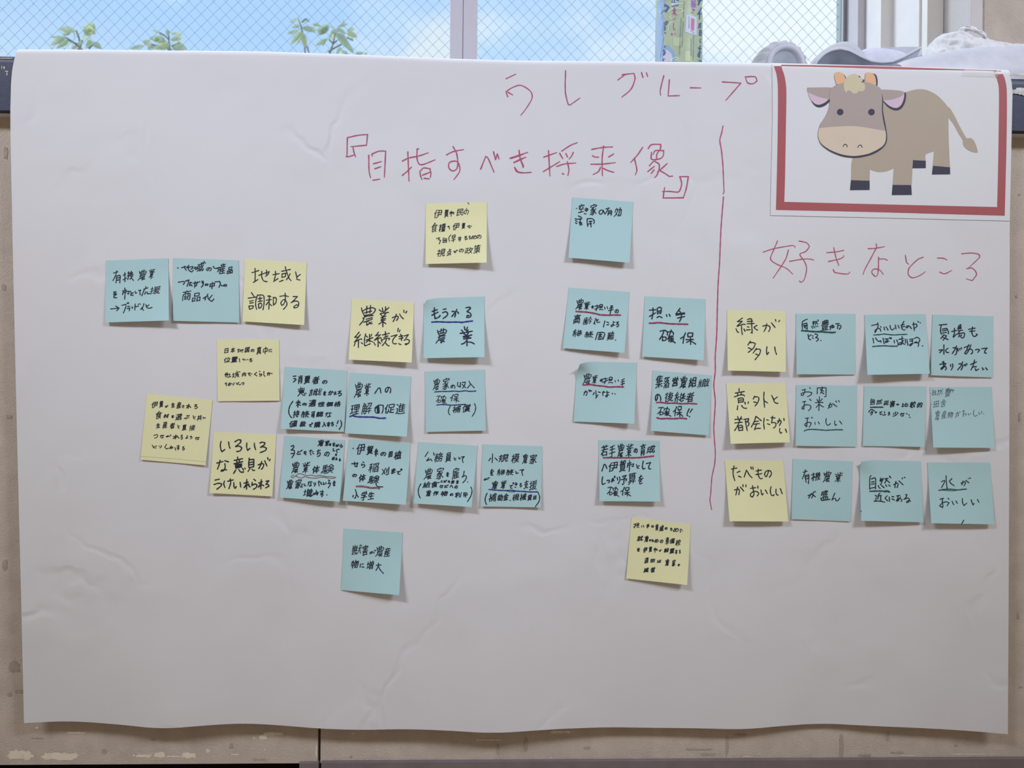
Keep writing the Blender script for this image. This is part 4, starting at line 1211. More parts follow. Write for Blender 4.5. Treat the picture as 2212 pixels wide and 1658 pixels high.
NOTES = r'''
@ organic_brand b 220 550 160 | 88 130 1487 77 1500 1470 78 1515 | 3 9 26
S 265 408 355 380
S 332 360 312 450 250 575
S 330 475 326 540 316 626
S 330 478 400 455 412 480 400 626
S 336 524 398 508
S 332 574 396 556
S 475 460 528 430
S 514 400 516 600
S 475 562 550 518
S 600 380 585 418 628 408 590 450
S 662 370 645 410 686 400 652 440
S 570 478 702 440
S 612 462 574 556
S 640 420 664 520 706 572
S 692 470 628 548
F 農 800 325 1005 580
F 業 1048 315 1190 545
S 262 835 318 828
S 298 832 262 886
S 262 890 318 862 300 910
S 330 884 275 920 265 955 338 962
S 512 745 516 780
S 462 808 555 790
S 480 820 462 892
S 470 850 610 812 598 880 570 868
S 525 800 510 990
S 640 815 655 860
S 705 845 650 880 645 905 700 905
S 745 815 755 862 780 850
S 822 800 868 790 850 830 858 896
S 985 710 985 745
S 940 768 1030 738
S 955 765 893 918
S 985 830 958 880
S 1015 830 1020 875 1062 866
F 援 1060 695 1320 885
S 198 1212 385 1192
S 312 1148 386 1192 330 1254
S 445 1132 535 1108 540 1150 485 1298
S 565 1088 578 1076 580 1090 590 1070 602 1085
S 578 1160 618 1150
S 570 1205 630 1186 610 1250
S 668 1160 690 1180 676 1200
S 745 1100 738 1235
S 745 1168 815 1148
S 815 1100 822 1118
S 848 1090 858 1108
S 940 1095 925 1150 868 1222
S 912 1168 905 1215 932 1240
S 1055 1120 995 1160
S 988 1115 1000 1170 1050 1198 1122 1178
@ local_produce b 365 550 160 | 90 72 1558 122 1570 1515 90 1478 | 2 2 27
S 195 288 210 300
S 285 290 375 262
S 345 255 360 310 390 350
S 390 290 535 262 525 305 490 320
S 440 235 432 320
S 415 260 450 350 510 385 545 345
S 560 300 640 275
S 585 270 595 330 640 310
F 或 620 160 785 375
S 785 150 815 192
F の 830 280 960 370
S 990 260 1030 305 1140 280
S 1080 300 1120 330 1090 378
F 産 1120 190 1270 440
F 品 1290 260 1430 440
S 210 615 320 595 350 610 345 635 320 662
S 370 590 445 562 435 610 405 705
S 455 640 510 620
S 480 610 455 690 500 670 515 700
S 540 640 630 620 610 700 575 690
S 585 600 570 735
S 640 600 655 625
S 680 595 690 615
S 735 585 748 640
S 765 590 770 660 725 725
F の 795 640 890 700
F 中 905 600 1030 770
S 1030 605 1130 595 1150 640 1120 725
S 1165 680 1190 695
F の 1205 655 1305 720
F 商 295 795 500 1035
F 品 510 840 705 1060
S 870 880 840 930 765 975
S 825 935 805 1010
S 965 905 905 975
S 870 930 880 985 955 1045 1005 990
@ harmony y 515 550 160 | 150 92 1530 180 1470 1572 92 1490 | 3 5 27
S 305 400 455 352
S 370 305 378 400 370 600
S 330 620 440 552
S 455 462 690 375 660 440 605 485
S 628 342 632 445
S 525 370 520 480 560 580 645 602
S 770 448 912 420
S 828 372 830 450 800 570
S 785 600 885 532
S 968 370 1160 328
S 1048 270 1075 370 1130 520 1180 580
S 975 425 975 510
S 975 430 1060 412 1050 490 980 500
S 918 600 1000 570
S 1155 425 1120 500 1070 560
S 1280 380 1300 480
S 1388 438 1310 500 1310 550 1380 565
S 290 845 350 930
S 220 970 395 945
S 250 1038 335 1022
S 255 1082 335 1070
S 235 1145 250 1220
S 240 1145 330 1140 318 1195 255 1215
S 430 900 395 1000 385 1120 405 1220
S 430 905 540 900 572 940 572 1100 550 1228
S 440 985 530 970
S 482 940 480 1040
S 440 1048 530 1030
S 450 1100 455 1190
S 450 1100 500 1080 525 1110 500 1180 460 1195
S 655 925 700 920 725 940
S 620 1018 735 1000
S 690 940 688 1060 680 1220
S 685 1040 620 1120
S 700 1100 745 1140
S 780 950 785 1130
S 780 955 840 960 850 1010 830 1090 785 1115
S 928 930 1040 915 1120 935
S 1045 855 1050 960 1050 1020 1010 1110 970 1130 950 1080 985 1020 1030 1000 1080 1060 1080 1130 1010 1220
S 1225 935 1320 935 1250 1010 1180 1072
S 1180 1070 1270 1035 1340 1050 1350 1110 1320 1170 1250 1190 1240 1160 1300 1120 1330 1130
@ food_policy y 910 430 160 | 100 100 1470 65 1462 1418 98 1450 | 3 8 21
S 1042 80 1070 110
S 1008 205 1012 212
F 伊 288 235 475 430
F 賀 510 230 610 415
F 市 632 255 740 390
F 民 785 210 945 375
F の 950 230 1070 350
F 食 228 520 370 745
F 糧 390 540 548 740
S 590 615 632 608
S 610 600 625 640 635 665
F 伊 700 530 865 695
F 賀 900 525 985 670
S 1035 605 1085 590 1060 630 1100 642
S 1110 598 1125 605
S 335 880 410 862 385 905 435 920 400 1000
F 自 480 850 575 985
S 665 795 615 870 635 945
F 早 670 790 770 965
F す 815 830 905 950
F る 960 820 1040 920
F た 1060 810 1120 910
F め 1110 800 1250 895
F の 1240 795 1350 890
F 視 345 1110 540 1290
F 点 570 1110 675 1275
F で 715 1125 820 1205
F の 840 1105 955 1195
F 政 970 1070 1165 1220
F 策 1165 1015 1335 1215
@ vacant_house b 1220 420 160 | 172 62 1535 165 1448 1525 85 1412 | 5 6 27
S 262 308 266 314
F 空 300 210 440 415
F き 430 285 530 445
F 家 560 205 720 465
S 860 360 830 430 790 440 765 400 800 350 850 350 880 390 890 430
F 有 895 285 1065 475
F 効 1095 285 1280 500
S 305 480 360 500 385 530
S 232 540 272 550
S 238 580 275 600
S 240 632 275 648
S 295 550 375 550
S 345 530 345 610 315 620 375 630
S 335 650 345 685 385 670 375 640 335 645
S 505 540 500 620 515 710
S 505 545 590 535 645 560 660 610 650 650
S 545 605 610 595
S 515 660 600 650
S 575 590 590 725
@ aging b 1205 610 170 | 235 105 1512 200 1400 1480 105 1380 | 2 7 26
F 農 365 330 550 580
F 業 545 395 685 580
F の 705 480 760 550
F 担 765 450 960 600
S 985 515 995 555
S 1040 510 1050 550
S 1115 490 1155 490 1110 530
S 1095 545 1160 530
S 1070 590 1165 570
S 1130 530 1100 665
F の 1195 560 1290 650
F 高 325 665 490 875
F 齢 525 710 730 890
F 化 745 745 895 890
S 990 810 960 935
S 1030 830 1075 850
S 1035 890 1070 885
F よ 1110 805 1215 935
F る 1225 815 1295 945
F 継 305 980 515 1155
F 続 560 1015 750 1170
S 835 1060 795 1200
S 850 1050 960 1050 990 1080 950 1195
S 850 1195 960 1185
S 860 1100 930 1090
S 890 1060 890 1190
S 890 1110 850 1170
S 895 1110 935 1160
F 難 1030 1025 1195 1220
S 1212 1208 1220 1215
U r 34 385 608 600 622 780 650 900 680 1100 685 1220 682 1320 685
@ successor b 1380 630 160 | 135 98 1495 165 1450 1530 75 1450 | 2 7 32
S 238 410 375 402
S 315 365 318 480 290 605
S 238 552 375 470
S 410 380 420 500
S 415 370 460 345 505 360 500 440 480 490
S 435 435 490 425
S 430 475 490 465
S 408 575 460 550 520 578
S 615 510 630 552
S 680 505 700 545
S 920 370 830 495
S 830 495 1025 470
S 835 520 1025 490
S 840 505 1020 480
S 900 420 945 480 950 580 910 665
S 865 588 1025 552
S 480 880 570 860 630 885
S 560 880 530 960 465 1065
S 530 1000 530 1095
S 535 1010 600 1010 615 1060 580 1090 540 1085
S 640 900 640 970
S 645 905 720 885 775 920 770 965
S 725 855 690 960 645 1060
S 690 990 670 1110
S 740 985 745 1000
S 690 1010 770 1000
S 720 1000 730 1110
S 700 1050 770 1040
S 700 1085 770 1075
S 705 1120 770 1110 815 1145
S 1045 915 1010 990 935 1045
S 1010 1000 990 1150
S 1095 940 1100 1010
S 1110 920 1210 920 1200 1000 1110 1005
S 1055 1070 1220 1065
S 1155 1010 1160 1180
S 1150 1090 1070 1130
S 1165 1100 1230 1140 1270 1170
U r 36 238 700 330 700 430 690 560 700 700 715 900 720 1095 725
@ farming_continues y 745 635 160 | 155 105 1550 185 1495 1530 85 1465 | 4 7 28
S 370 310 390 390 440 490
S 390 385 480 330 620 305 685 330 660 400 600 455
S 492 270 485 430
S 575 250 560 420
S 435 420 600 378
S 430 480 590 450
S 400 540 470 500 635 475
S 430 520 410 590 328 692
S 470 562 615 525
S 470 610 615 560
S 420 628 530 600
S 490 600 490 695 600 618
S 540 630 570 660 615 660
S 770 350 825 395
S 838 305 850 390
S 912 285 905 380
S 985 298 870 400
S 790 435 980 408
S 790 440 850 510
S 915 430 850 510
S 810 530 920 490
S 810 570 910 540
S 810 600 905 575
S 850 520 850 730
S 845 620 760 668
S 860 620 918 665
S 1065 528 1150 490 1195 500 1190 540 1155 590
S 1150 445 1140 500 1080 612
S 1225 445 1265 510 1310 550
S 1318 355 1325 410
S 1385 380 1365 420
S 320 850 230 955
S 222 965 290 960
S 348 905 215 1075
S 215 1075 330 1010 370 1000 375 1015
S 308 1030 300 1195
S 230 1095 208 1155
S 365 1085 400 1112
S 465 888 440 1000 440 1150 460 1155 565 1110
S 475 935 510 965
S 550 895 555 1070
S 600 895 580 945
S 475 1030 625 975
S 555 1010 475 1080
S 560 1040 625 1070
S 752 850 690 930
S 685 930 760 910
S 800 905 660 1030
S 660 1030 790 975 810 980 820 990
S 740 990 745 1175
S 650 1080 680 1140
S 765 1070 795 1105
S 840 915 995 875
S 905 840 915 940
S 870 970 965 935
S 815 1020 830 1070
S 820 1030 930 985 1000 990 985 1020
S 930 1010 910 1060 840 1150
S 905 1080 950 1140 995 1158
S 1030 945 1170 910
S 1160 915 1080 1010 1070 1080 1100 1110 1155 1105
S 1195 765 1180 835
S 1235 800 1215 845
S 1210 950 1300 930
S 1215 1000 1305 975
S 1245 895 1275 960 1265 1035
S 1205 1100 1225 1120 1255 1125
S 1330 935 1420 905 1360 990
S 1325 1030 1400 1010 1445 1040 1430 1090 1360 1135 1350 1110 1410 1110
@ profitable b 905 630 160 | 115 148 1465 103 1465 1460 105 1485 | 5 9 34
S 345 360 340 450 360 600 440 570 475 530
S 295 440 410 398
S 290 525 425 455
S 545 392 605 382
S 530 468 600 445 645 490 620 540 540 600
S 740 440 790 440 820 480 800 565
S 850 390 820 450 735 550
S 860 445 885 480
S 1050 355 1140 345 1155 370 1075 440
S 1075 440 1150 480 1165 530 1130 570 1070 570 1080 530 1120 530
F 農 370 800 635 1160
S 950 855 985 890
S 1015 780 1030 850
S 1085 790 1060 860
S 1100 850 1070 890
S 925 930 1195 880
S 1000 930 1040 960
S 1105 920 1070 970
S 990 1000 1180 965
S 1000 1020 1120 1000
S 1000 1055 1165 1030
S 1075 960 1075 1205
S 1065 1090 1010 1150 950 1170
S 1090 1120 1170 1130 1240 1165
U b 34 290 678 420 670 640 678 860 675 960 682 1060 668 1195 652
@ map_centre y 460 725 160 | 85 80 1480 80 1490 1450 108 1465 | 1 1 22
F 日 250 270 350 395
F 本 395 260 495 380
F 地 540 285 690 375
F 図 705 245 825 380
F の 840 295 930 365
F 真 970 240 1085 425
F 中 1120 240 1225 415
S 1255 300 1258 360
S 1285 310 1310 305
S 1290 350 1315 355
F 位 245 475 390 605
F 置 395 460 555 600
S 590 510 600 585
S 660 525 700 520 690 550
S 730 530 740 545
S 770 525 785 535
F る 810 500 885 590
S 265 870 310 850
S 290 830 280 910 340 925 400 905
S 320 825 325 890
S 275 880 380 850 370 890
F 域 430 780 590 940
S 595 800 605 808
F 内 645 810 745 915
S 785 840 835 830 800 870 845 895
S 850 855 870 850
S 980 815 925 860 985 895
S 1035 790 1060 800
S 1040 840 1045 870 1085 850 1090 880 1045 905
S 1140 795 1140 880 1165 905
S 1215 840 1270 830 1260 880
S 1240 820 1220 885
S 1290 840 1330 845
S 270 1070 310 1055
S 290 1050 300 1115
S 340 1080 390 1060 385 1100 340 1110
S 375 1050 340 1115
S 420 1060 430 1085
S 470 1050 470 1080 450 1105
S 520 1050 540 1085 580 1040
S 545 1090 570 1050
S 585 1095 620 1090
S 640 1060 690 1045 690 1080 665 1095
@ direct_link y 300 845 165 | 175 52 1600 185 1448 1605 35 1480 | 1 2 21
F 伊 275 220 415 365
F 賀 440 205 525 355
F で 560 295 640 355
F 生 695 245 780 355
F 産 815 225 920 375
S 935 320 985 310
S 960 295 970 330
S 940 345 975 355
F れ 1020 265 1140 380
F る 1195 275 1280 385
F 食 365 425 505 605
F 材 530 480 655 580
F を 705 510 765 580
F 選 785 480 940 630
F ぶ 975 510 1105 600
F と 1170 515 1235 605
F 共 1255 510 1370 635
F に 1385 550 1455 605
F 生 370 690 460 800
F 産 510 655 620 805
F 者 670 675 785 815
F と 835 720 890 805
F 直 930 715 1035 850
F 接 1090 720 1225 860
F つ 315 925 415 1020
F な 455 940 550 1020
F が 585 935 710 1000
F れ 735 930 885 1045
F る 900 935 960 1050
F よ 1010 950 1075 1030
F う 1105 960 1165 1040
F な 1215 985 1325 1055
F と 280 1155 395 1235
F り 430 1165 500 1235
S 600 1150 560 1210 600 1245 640 1235
F み 655 1180 745 1250
S 780 1215 800 1275
F す 815 1155 890 1275
F る 935 1185 1000 1285
U f 6 38 1410 745 1460 1450 1525
@ opinions y 450 925 160 | 122 68 1522 140 1430 1520 28 1445 | 3 2 32
S 285 290 268 380 285 480 305 520 370 470
S 455 300 465 390 485 440
S 595 300 665 255 730 260 720 310 610 405
S 610 408 690 395 750 430 730 480 690 510 635 515
S 862 322 858 420 880 490 930 445
S 1030 325 1035 400 1060 475
S 1155 325 1210 305 1265 320 1255 360 1170 420
S 1170 420 1240 410 1300 440 1280 490 1160 540
S 192 775 325 738
S 262 712 245 800 205 908
S 365 722 450 745
S 370 790 375 880 330 950 285 955 300 930 410 925
S 655 640 655 690
S 580 715 765 675
S 635 715 640 755
S 695 700 690 750
S 575 790 770 740
S 605 800 615 890
S 610 805 745 790 740 870
S 640 835 730 815
S 620 860 730 835
S 620 890 740 855
S 615 925 565 1005
S 680 915 720 970 785 980 785 960
S 765 895 785 925
S 815 890 825 900
S 915 665 905 780 905 870
S 910 700 1020 690 1015 855
S 915 765 1005 745
S 915 815 1005 800
S 915 875 1015 855
S 940 880 890 960
S 980 915 1010 940 1040 935
S 1115 815 1200 785 1240 800 1230 860 1190 910
S 1195 735 1180 800 1130 895
S 1262 720 1285 780 1312 840
S 1330 655 1335 690
S 1385 690 1365 720
S 150 1155 245 1135
S 128 1255 220 1225 295 1235 290 1280 190 1360
S 362 1175 345 1240 370 1320
S 435 1180 560 1150
S 490 1130 500 1220 460 1345
S 570 1210 575 1310 600 1340 625 1300
S 712 1205 725 1310
S 800 1225 895 1195
S 860 1140 855 1355
S 870 1215 800 1320
S 800 1325 880 1260 905 1240 915 1300 940 1305
S 1015 1135 1055 1165
S 985 1205 975 1275 1050 1240 1090 1265 1070 1320 1010 1360
S 1130 1220 1210 1190
S 1185 1145 1175 1350
S 1185 1220 1115 1315
S 1120 1310 1200 1260 1240 1280
S 1290 1180 1355 1170 1290 1250
S 1290 1250 1345 1255 1355 1290 1280 1330
@ consumers b 600 785 160 | 165 72 1560 158 1485 1530 65 1455 | 6 1 29
S 345 285 410 275
S 360 335 395 335
S 350 415 410 355
F 肖 455 255 560 460
F 費 580 265 725 460
F 者 765 280 935 465
F の 990 370 1115 460
F 意 435 515 650 740
F 識 685 545 995 735
F を 1015 610 1085 720
F か 1120 600 1250 710
F え 1250 620 1320 705
F る 1340 600 1440 735
S 340 840 270 950 245 1080 270 1160 310 1210
F 米 395 805 525 985
F の 545 875 655 945
F 適 685 795 865 970
F 性 895 845 1055 970
F 価 1085 855 1245 965
F 格 1255 835 1415 970
F 持 335 1040 490 1215
F 続 515 1045 710 1220
F 可 750 1060 840 1215
F 能 855 1065 1020 1200
F な 1060 1085 1210 1205
F 値 255 1265 445 1430
F 段 485 1290 635 1420
F で 690 1310 795 1420
F 購 805 1290 960 1440
F 入 985 1305 1085 1420
F す 1090 1295 1180 1420
F る 1190 1300 1260 1405
S 1355 1275 1330 1340
S 1310 1388 1318 1395
S 1405 1270 1430 1340 1420 1400 1375 1470
@ children b 600 935 160 | 148 55 1505 160 1385 1535 45 1440 | 4 8 28
F 農 885 140 1040 300
F 業 1050 160 1165 300
F の 1140 225 1200 290
F す 1220 205 1290 305
F ば 1290 240 1375 310
F ら 1380 235 1460 335
S 1245 345 1240 395 1275 400
S 1330 370 1375 360
S 1310 380 1330 440
F を 1280 455 1330 515
F 伝 1205 530 1280 610
F え 1285 545 1340 610
F る 1365 565 1415 635
S 300 295 350 275 365 310 300 385
S 300 375 365 385 375 450 315 555
S 295 460 375 450
F ど 420 370 555 490
F も 575 395 650 495
F た 700 365 820 500
F ち 870 360 965 535
F の 1035 410 1165 530
F 農 300 630 490 905
F 業 545 635 730 905
F 体 775 720 945 910
F 験 960 690 1260 915
F 農 180 1030 350 1265
F 家 385 1030 540 1245
F に 525 1120 640 1225
F な 665 1070 780 1200
F り 795 1095 855 1200
F た 890 1060 1000 1190
F い 1010 1090 1090 1165
S 1130 1050 1165 1060 1140 1100 1175 1150 1130 1225
S 1125 1130 1185 1115
F を 1230 1060 1300 1190
F 増 560 1235 780 1425
S 820 1375 860 1320 905 1330 890 1370 850 1360
S 860 1280 880 1385
S 810 1340 770 1400 720 1420
F す 940 1270 1040 1435
S 1095 1378 1102 1384
U w 16 360 940 320 945 300 975 330 1000 400 955 460 910 540 915 640 950 740 940 850 960 940 945 1080 970 1200 975 1295 990
U w 16 400 960 520 1005 600 975 720 1000 860 1008 960 985 1080 995 1220 1015 1290 995
@ understanding b 740 795 160 | 155 95 1535 185 1435 1530 50 1455 | 3 8 28
F 農 250 300 455 665
F 業 480 325 640 625
S 720 565 800 445 840 445 850 510 860 555
S 1030 425 1010 500 980 540 960 520 960 470 1000 430 1050 430 1080 470 1065 550
F 理 160 800 390 1045
F 解 415 765 665 1040
S 730 880 730 970 760 1000 820 1000 810 850 770 860 740 900
S 740 870 820 825 910 830 905 940 880 1005
S 790 850 800 1000
S 775 870 785 990
F 促 945 790 1170 1020
F 進 1180 780 1410 1030
U b 34 165 1080 220 1062 330 1085 500 1090 700 1095 830 1118 960 1115
@ rice_planting b 740 940 160 | 140 85 1525 182 1415 1550 5 1460 | 5 9 29
S 232 288 242 294
F 伊 310 185 510 435
F 賀 530 225 690 440
F 米 705 290 805 475
F の 840 370 980 465
F 田 1025 350 1125 500
F 植 1145 335 1325 550
S 205 635 345 625
S 270 600 275 690 320 700 330 610
F ら 415 580 510 730
F 稲 570 605 830 840
F 刈 875 700 1050 890
F ま 1085 730 1190 865
F で 1205 735 1345 880
F の 215 855 325 940
F 体 365 860 525 1045
F 験 555 890 830 1085
S 745 1060 765 1130 820 1150 900 1150
S 285 1210 310 1300 285 1400 265 1400
S 240 1340 230 1375
S 325 1335 350 1380
F 学 405 1240 550 1460
F 生 560 1265 710 1445
U w 42 315 1140 420 1140 540 1155 640 1175 760 1172 820 1190
@ farm_income b 905 790 160 | 132 125 1470 80 1492 1445 158 1478 | 2 3 24
F 農 305 270 475 550
F 家 520 265 685 540
S 770 425 740 490 715 480 720 445 760 430 800 445 800 500
S 868 370 865 440 890 465 925 440
S 930 370 925 480
S 970 370 1040 360 1020 430 975 500
S 965 410 1045 490
S 1120 340 1150 395 1240 490
S 1165 400 1085 495
F 確 375 650 630 855
F 保 690 625 910 820
S 700 905 665 980 665 1060 695 1095
F 補 750 885 945 1055
F 償 970 850 1160 1045
S 1245 845 1270 930 1250 1030 1190 1130
U b 24 350 582 500 570 640 570 800 562 900 570 1030 555 1150 568 1270 560
U b 24 400 875 520 862 640 872 760 878 900 868 1050 858
@ civil_servant b 885 945 160 | 192 95 1525 178 1385 1550 95 1470 | 5 9 26
S 410 318 345 420
S 535 335 548 390
S 430 450 380 515 455 490
S 470 475 500 520
F 務 545 325 750 550
F 員 795 320 920 550
F と 980 430 1050 510
S 1100 440 1110 475 1135 460
S 1160 430 1225 420 1180 480 1195 555
F 農 310 670 520 940
F 家 590 665 770 935
F を 815 765 885 875
F 雇 945 665 1110 940
S 1220 750 1205 830 1180 880
S 1175 880 1240 845 1270 870 1250 940 1190 1005
S 1295 988 1302 992
F 給 285 980 470 1130
F 食 485 970 640 1120
S 650 1000 658 1005
F こ 690 950 740 1005
F ど 750 940 840 1005
F も 850 950 905 1015
F 食 920 945 1010 1035
F 堂 1035 950 1100 1035
F な 665 1055 760 1130
F ど 770 1045 875 1125
F へ 890 1055 980 1130
F の 1000 1065 1080 1145
S 250 1030 200 1130 195 1240 235 1350
F 農 355 1165 485 1320
F 作 525 1190 650 1305
F 物 690 1185 860 1315
F の 895 1240 980 1310
F 利 1010 1215 1165 1345
F 用 1200 1220 1300 1340
S 1370 1105 1395 1180 1370 1300 1295 1425
@ small_farms b 1025 950 160 | 180 95 1525 140 1485 1505 142 1485 | 2 3 26
S 405 310 402 400 395 505
S 360 405 320 465
S 460 400 510 450
F 規 540 315 765 495
F 模 820 295 1015 520
F 農 1065 305 1200 535
F 家 1225 320 1400 540
F を 345 640 440 800
F 継 500 640 690 805
F 続 700 645 880 800
S 925 700 935 750 980 735
S 1010 675 1100 660 1060 710 1080 790
F が 205 825 340 910
F 農 375 905 530 1110
F 業 580 900 725 1105
F で 780 940 895 1090
F き 895 940 965 1070
F る 1005 955 1065 1060
F 支 1100 900 1210 1100
F 援 1215 890 1405 1130
S 280 1190 240 1300 245 1390 270 1440
F 補 315 1185 500 1385
F 助 510 1210 640 1360
F 金 640 1190 765 1360
S 795 1348 802 1354
F 機 845 1190 1005 1365
F 械 1010 1185 1165 1365
F 貸 1180 1215 1290 1360
F 出 1305 1230 1390 1335
S 1420 1170 1455 1260 1440 1380 1365 1485
U b 26 325 1105 480 1120 700 1130 820 1122 940 1140 1100 1150 1250 1160 1410 1158
U b 16 720 1135 820 1158 920 1150
@ wildlife b 730 1130 160 | 132 115 1452 205 1370 1605 75 1490 | 1 10 25
F 獣 305 470 545 710
F 害 545 480 680 730
F が 705 585 860 695
F 農 830 490 1035 750
F 産 1025 540 1180 755
F 物 285 810 470 1010
S 505 905 495 980
S 535 915 570 905
S 535 970 580 980
F 増 635 830 810 1035
S 860 935 970 928
S 910 890 900 960 850 1055
S 905 950 940 1030 1020 1120
@ few_successors b 1230 770 160 | 180 105 1512 135 1450 1500 95 1450 | 1 7 25
F 農 285 355 500 635
F 業 500 405 640 615
F の 680 495 750 565
F 担 725 445 980 615
S 1020 530 1030 565
S 1090 515 1100 550
F 手 1140 480 1245 690
S 330 800 395 780 395 830 370 870
S 365 760 345 800 320 860
S 430 745 460 785
S 460 750 475 770
S 485 760 495 770
S 595 760 600 880
S 560 800 530 850
S 650 790 690 800
S 640 850 620 890 590 925
S 745 800 800 795
S 765 770 745 830 755 870
S 840 770 850 890 820 900 815 870 885 850
S 835 800 885 800
S 960 815 965 835
S 1020 830 1030 840
U r 34 310 635 480 625 600 645 760 660 900 680 1060 672 1210 680
@ group_farming b 1395 790 160 | 155 98 1478 210 1410 1555 115 1450 | 4 3 31
F 集 210 205 385 505
F 落 390 240 545 510
F 営 590 235 735 470
F 農 750 215 935 505
F 組 950 245 1140 490
F 織 1150 270 1430 490
S 270 650 255 740 230 780 215 730 230 660 280 635 320 670 335 720 330 780
F 後 425 580 620 815
F 継 640 575 895 830
F 者 900 580 1085 820
F 確 255 905 575 1140
F 保 605 895 840 1145
S 970 960 920 1080
S 925 1105 940 1112
S 1040 965 990 1040
S 970 1130 985 1135
U r 34 245 820 340 815 480 835 640 830 800 845 960 840 1140 848
U r 36 255 1160 330 1180 480 1175 640 1180 780 1168 910 1182
@ young_farmers b 1280 940 160 | 135 105 1492 118 1512 1480 158 1470 | 5 6 29
F 若 185 205 355 470
F 手 365 210 510 500
F 農 545 170 715 505
F 業 735 175 920 500
F の 915 290 1015 400
F 育 1070 190 1195 465
F 成 1205 215 1410 405
S 210 795 260 650 285 650 320 740
F 伊 360 585 575 820
F 賀 590 550 745 825
F 市 765 550 930 820
F と 970 640 1055 745
S 1135 575 1115 700 1130 755 1175 735
S 1205 630 1300 605 1260 690 1265 750 1305 750
S 225 925 210 1040 225 1100 285 1070
S 320 1010 370 1000 385 1030 350 1060
F が 410 895 520 1060
F り 540 915 625 1090
F 予 630 880 775 1110
F 算 790 830 985 1110
F を 1025 880 1140 1095
F 確 320 1140 600 1380
F 保 620 1145 865 1370
U r 34 245 500 400 498 560 500 720 500 880 502 1060 495 1200 480 1370 462
@ training_school y 1340 1110 160 | 250 75 1578 230 1495 1585 135 1440 | 2 7 22
F 担 285 190 430 320
S 475 260 480 290
S 515 250 525 285
F 手 580 215 655 315
F の 690 245 755 305
F 育 785 220 860 370
F 成 870 245 975 390
F の 990 290 1060 355
F た 1115 295 1175 385
F め 1180 300 1310 400
F に 1335 320 1400 415
F 就 370 480 510 610
F 農 530 480 640 630
F の 640 560 690 610
F た 690 555 760 630
F め 760 550 860 640
F の 885 570 965 650
F 準 1000 515 1095 690
F 備 1105 530 1225 665
F 校 1230 565 1360 710
F を 370 750 445 840
F 伊 510 740 610 860
F 賀 635 725 710 855
F 市 745 745 835 865
F で 860 785 930 840
F 設 975 755 1090 860
F 置 1095 760 1215 885
F す 1220 790 1285 900
F る 1310 795 1355 885
F 消 535 965 635 1105
F 防 670 990 785 1090
F は 820 1015 920 1095
F 農 995 1000 1100 1160
F 家 1150 1020 1240 1170
F や 1280 1110 1340 1170
F 減 515 1190 640 1310
F 者 670 1180 785 1310
@ greenery y 1555 660 160 | 160 95 1475 125 1475 1480 178 1450 | 6 5 28
S 505 275 395 355
S 395 355 500 345
S 500 350 385 455
S 385 460 540 410 568 425
S 485 450 490 560 505 640
S 362 515 390 580 420 595
S 540 520 565 570
S 615 308 690 290 712 310
S 615 352 735 345
S 610 405 770 395
S 712 300 715 450 725 612 700 598
S 615 468 655 480
S 595 542 680 535
S 830 440 765 480 785 510 840 545
S 960 455 1060 440 1120 470 1120 530 1095 575
S 1050 405 1040 470 990 575
S 1155 380 1235 485
S 1245 308 1255 350
S 1338 325 1318 360
S 685 795 625 880
S 680 825 750 825 795 850 750 950 635 1045
S 640 940 720 978
S 820 955 745 1060
S 815 975 880 970 910 990 890 1080 790 1205
S 805 1080 855 1105
S 1055 920 1045 1010 1055 1095 1095 1045
S 1230 920 1240 1000 1268 1088
@ abundant_nature b 1705 665 160 | 148 128 1480 130 1472 1490 165 1482 | 3 1 27
S 402 250 340 275 290 320 295 470
S 310 360 390 335 400 400 400 475
S 320 395 385 385
S 330 420 375 410
S 345 440 385 455
F 然 490 250 660 465
F 豊 700 255 885 515
S 905 420 990 390 1000 430 950 440
S 960 375 965 440
S 930 400 915 485
S 1040 355 1120 345
S 1090 360 1080 460
S 1090 390 1150 390 1160 430 1120 475 1130 450
S 420 590 425 630
S 485 600 430 650 440 690 480 710
S 515 620 535 625
S 515 665 540 680
S 575 580 625 590 635 620 590 660
S 590 660 645 680 650 710 610 740
S 705 722 712 730
U g 38 280 505 380 510 520 525 700 530 840 540 960 548 1030 540
@ tasty_things b 1855 665 160 | 128 150 1495 135 1590 1470 195 1495 | 9 8 27
S 290 390 430 362
S 425 335 435 400 380 530 365 545 370 500 430 455 480 470 495 520
S 490 415 500 430
S 570 425 570 450 580 490
S 610 420 640 460 655 495
S 705 390 710 450 750 495 800 450
S 820 380 835 470
S 880 385 905 450
S 1010 300 975 370 960 440 1000 490 1035 485
S 945 385 1020 365
S 955 425 1030 410
S 1110 400 1095 440 1060 440 1075 405 1130 400 1180 460
S 1210 370 1290 355 1305 400 1270 440 1235 450
S 1230 325 1235 420 1245 505
S 1320 300 1345 310
S 1375 325 1385 335
S 320 680 335 780
S 375 670 440 745 490 730 500 765
S 545 675 570 795
S 590 690 670 690
S 630 690 650 760 600 770 600 740 680 740
S 690 660 735 670 720 690 690 670
S 790 720 800 780
S 850 715 870 760
S 900 700 1000 680
S 970 640 970 750 960 820
S 1000 720 940 810 880 825 880 790 960 775 1035 815
S 1040 690 1050 780
S 1080 700 1100 830
S 1140 700 1220 690
S 1145 740 1215 735
S 1200 690 1200 790 1160 845 1135 830 1170 800 1220 790
S 1245 680 1310 655 1365 700 1340 770 1250 775 1290 755 1340 800 1330 860
S 1425 842 1432 850
U g 24 335 602 460 595 560 580 660 590 780 602 900 595 1080 585
U g 28 315 860 440 850 600 845 720 852 860 852
@ summer_water b 2000 665 160 | 150 145 1515 185 1500 1555 110 1505 | 2 1 29
S 300 378 470 365
S 350 375 330 460 335 550 350 585
S 370 470 470 455
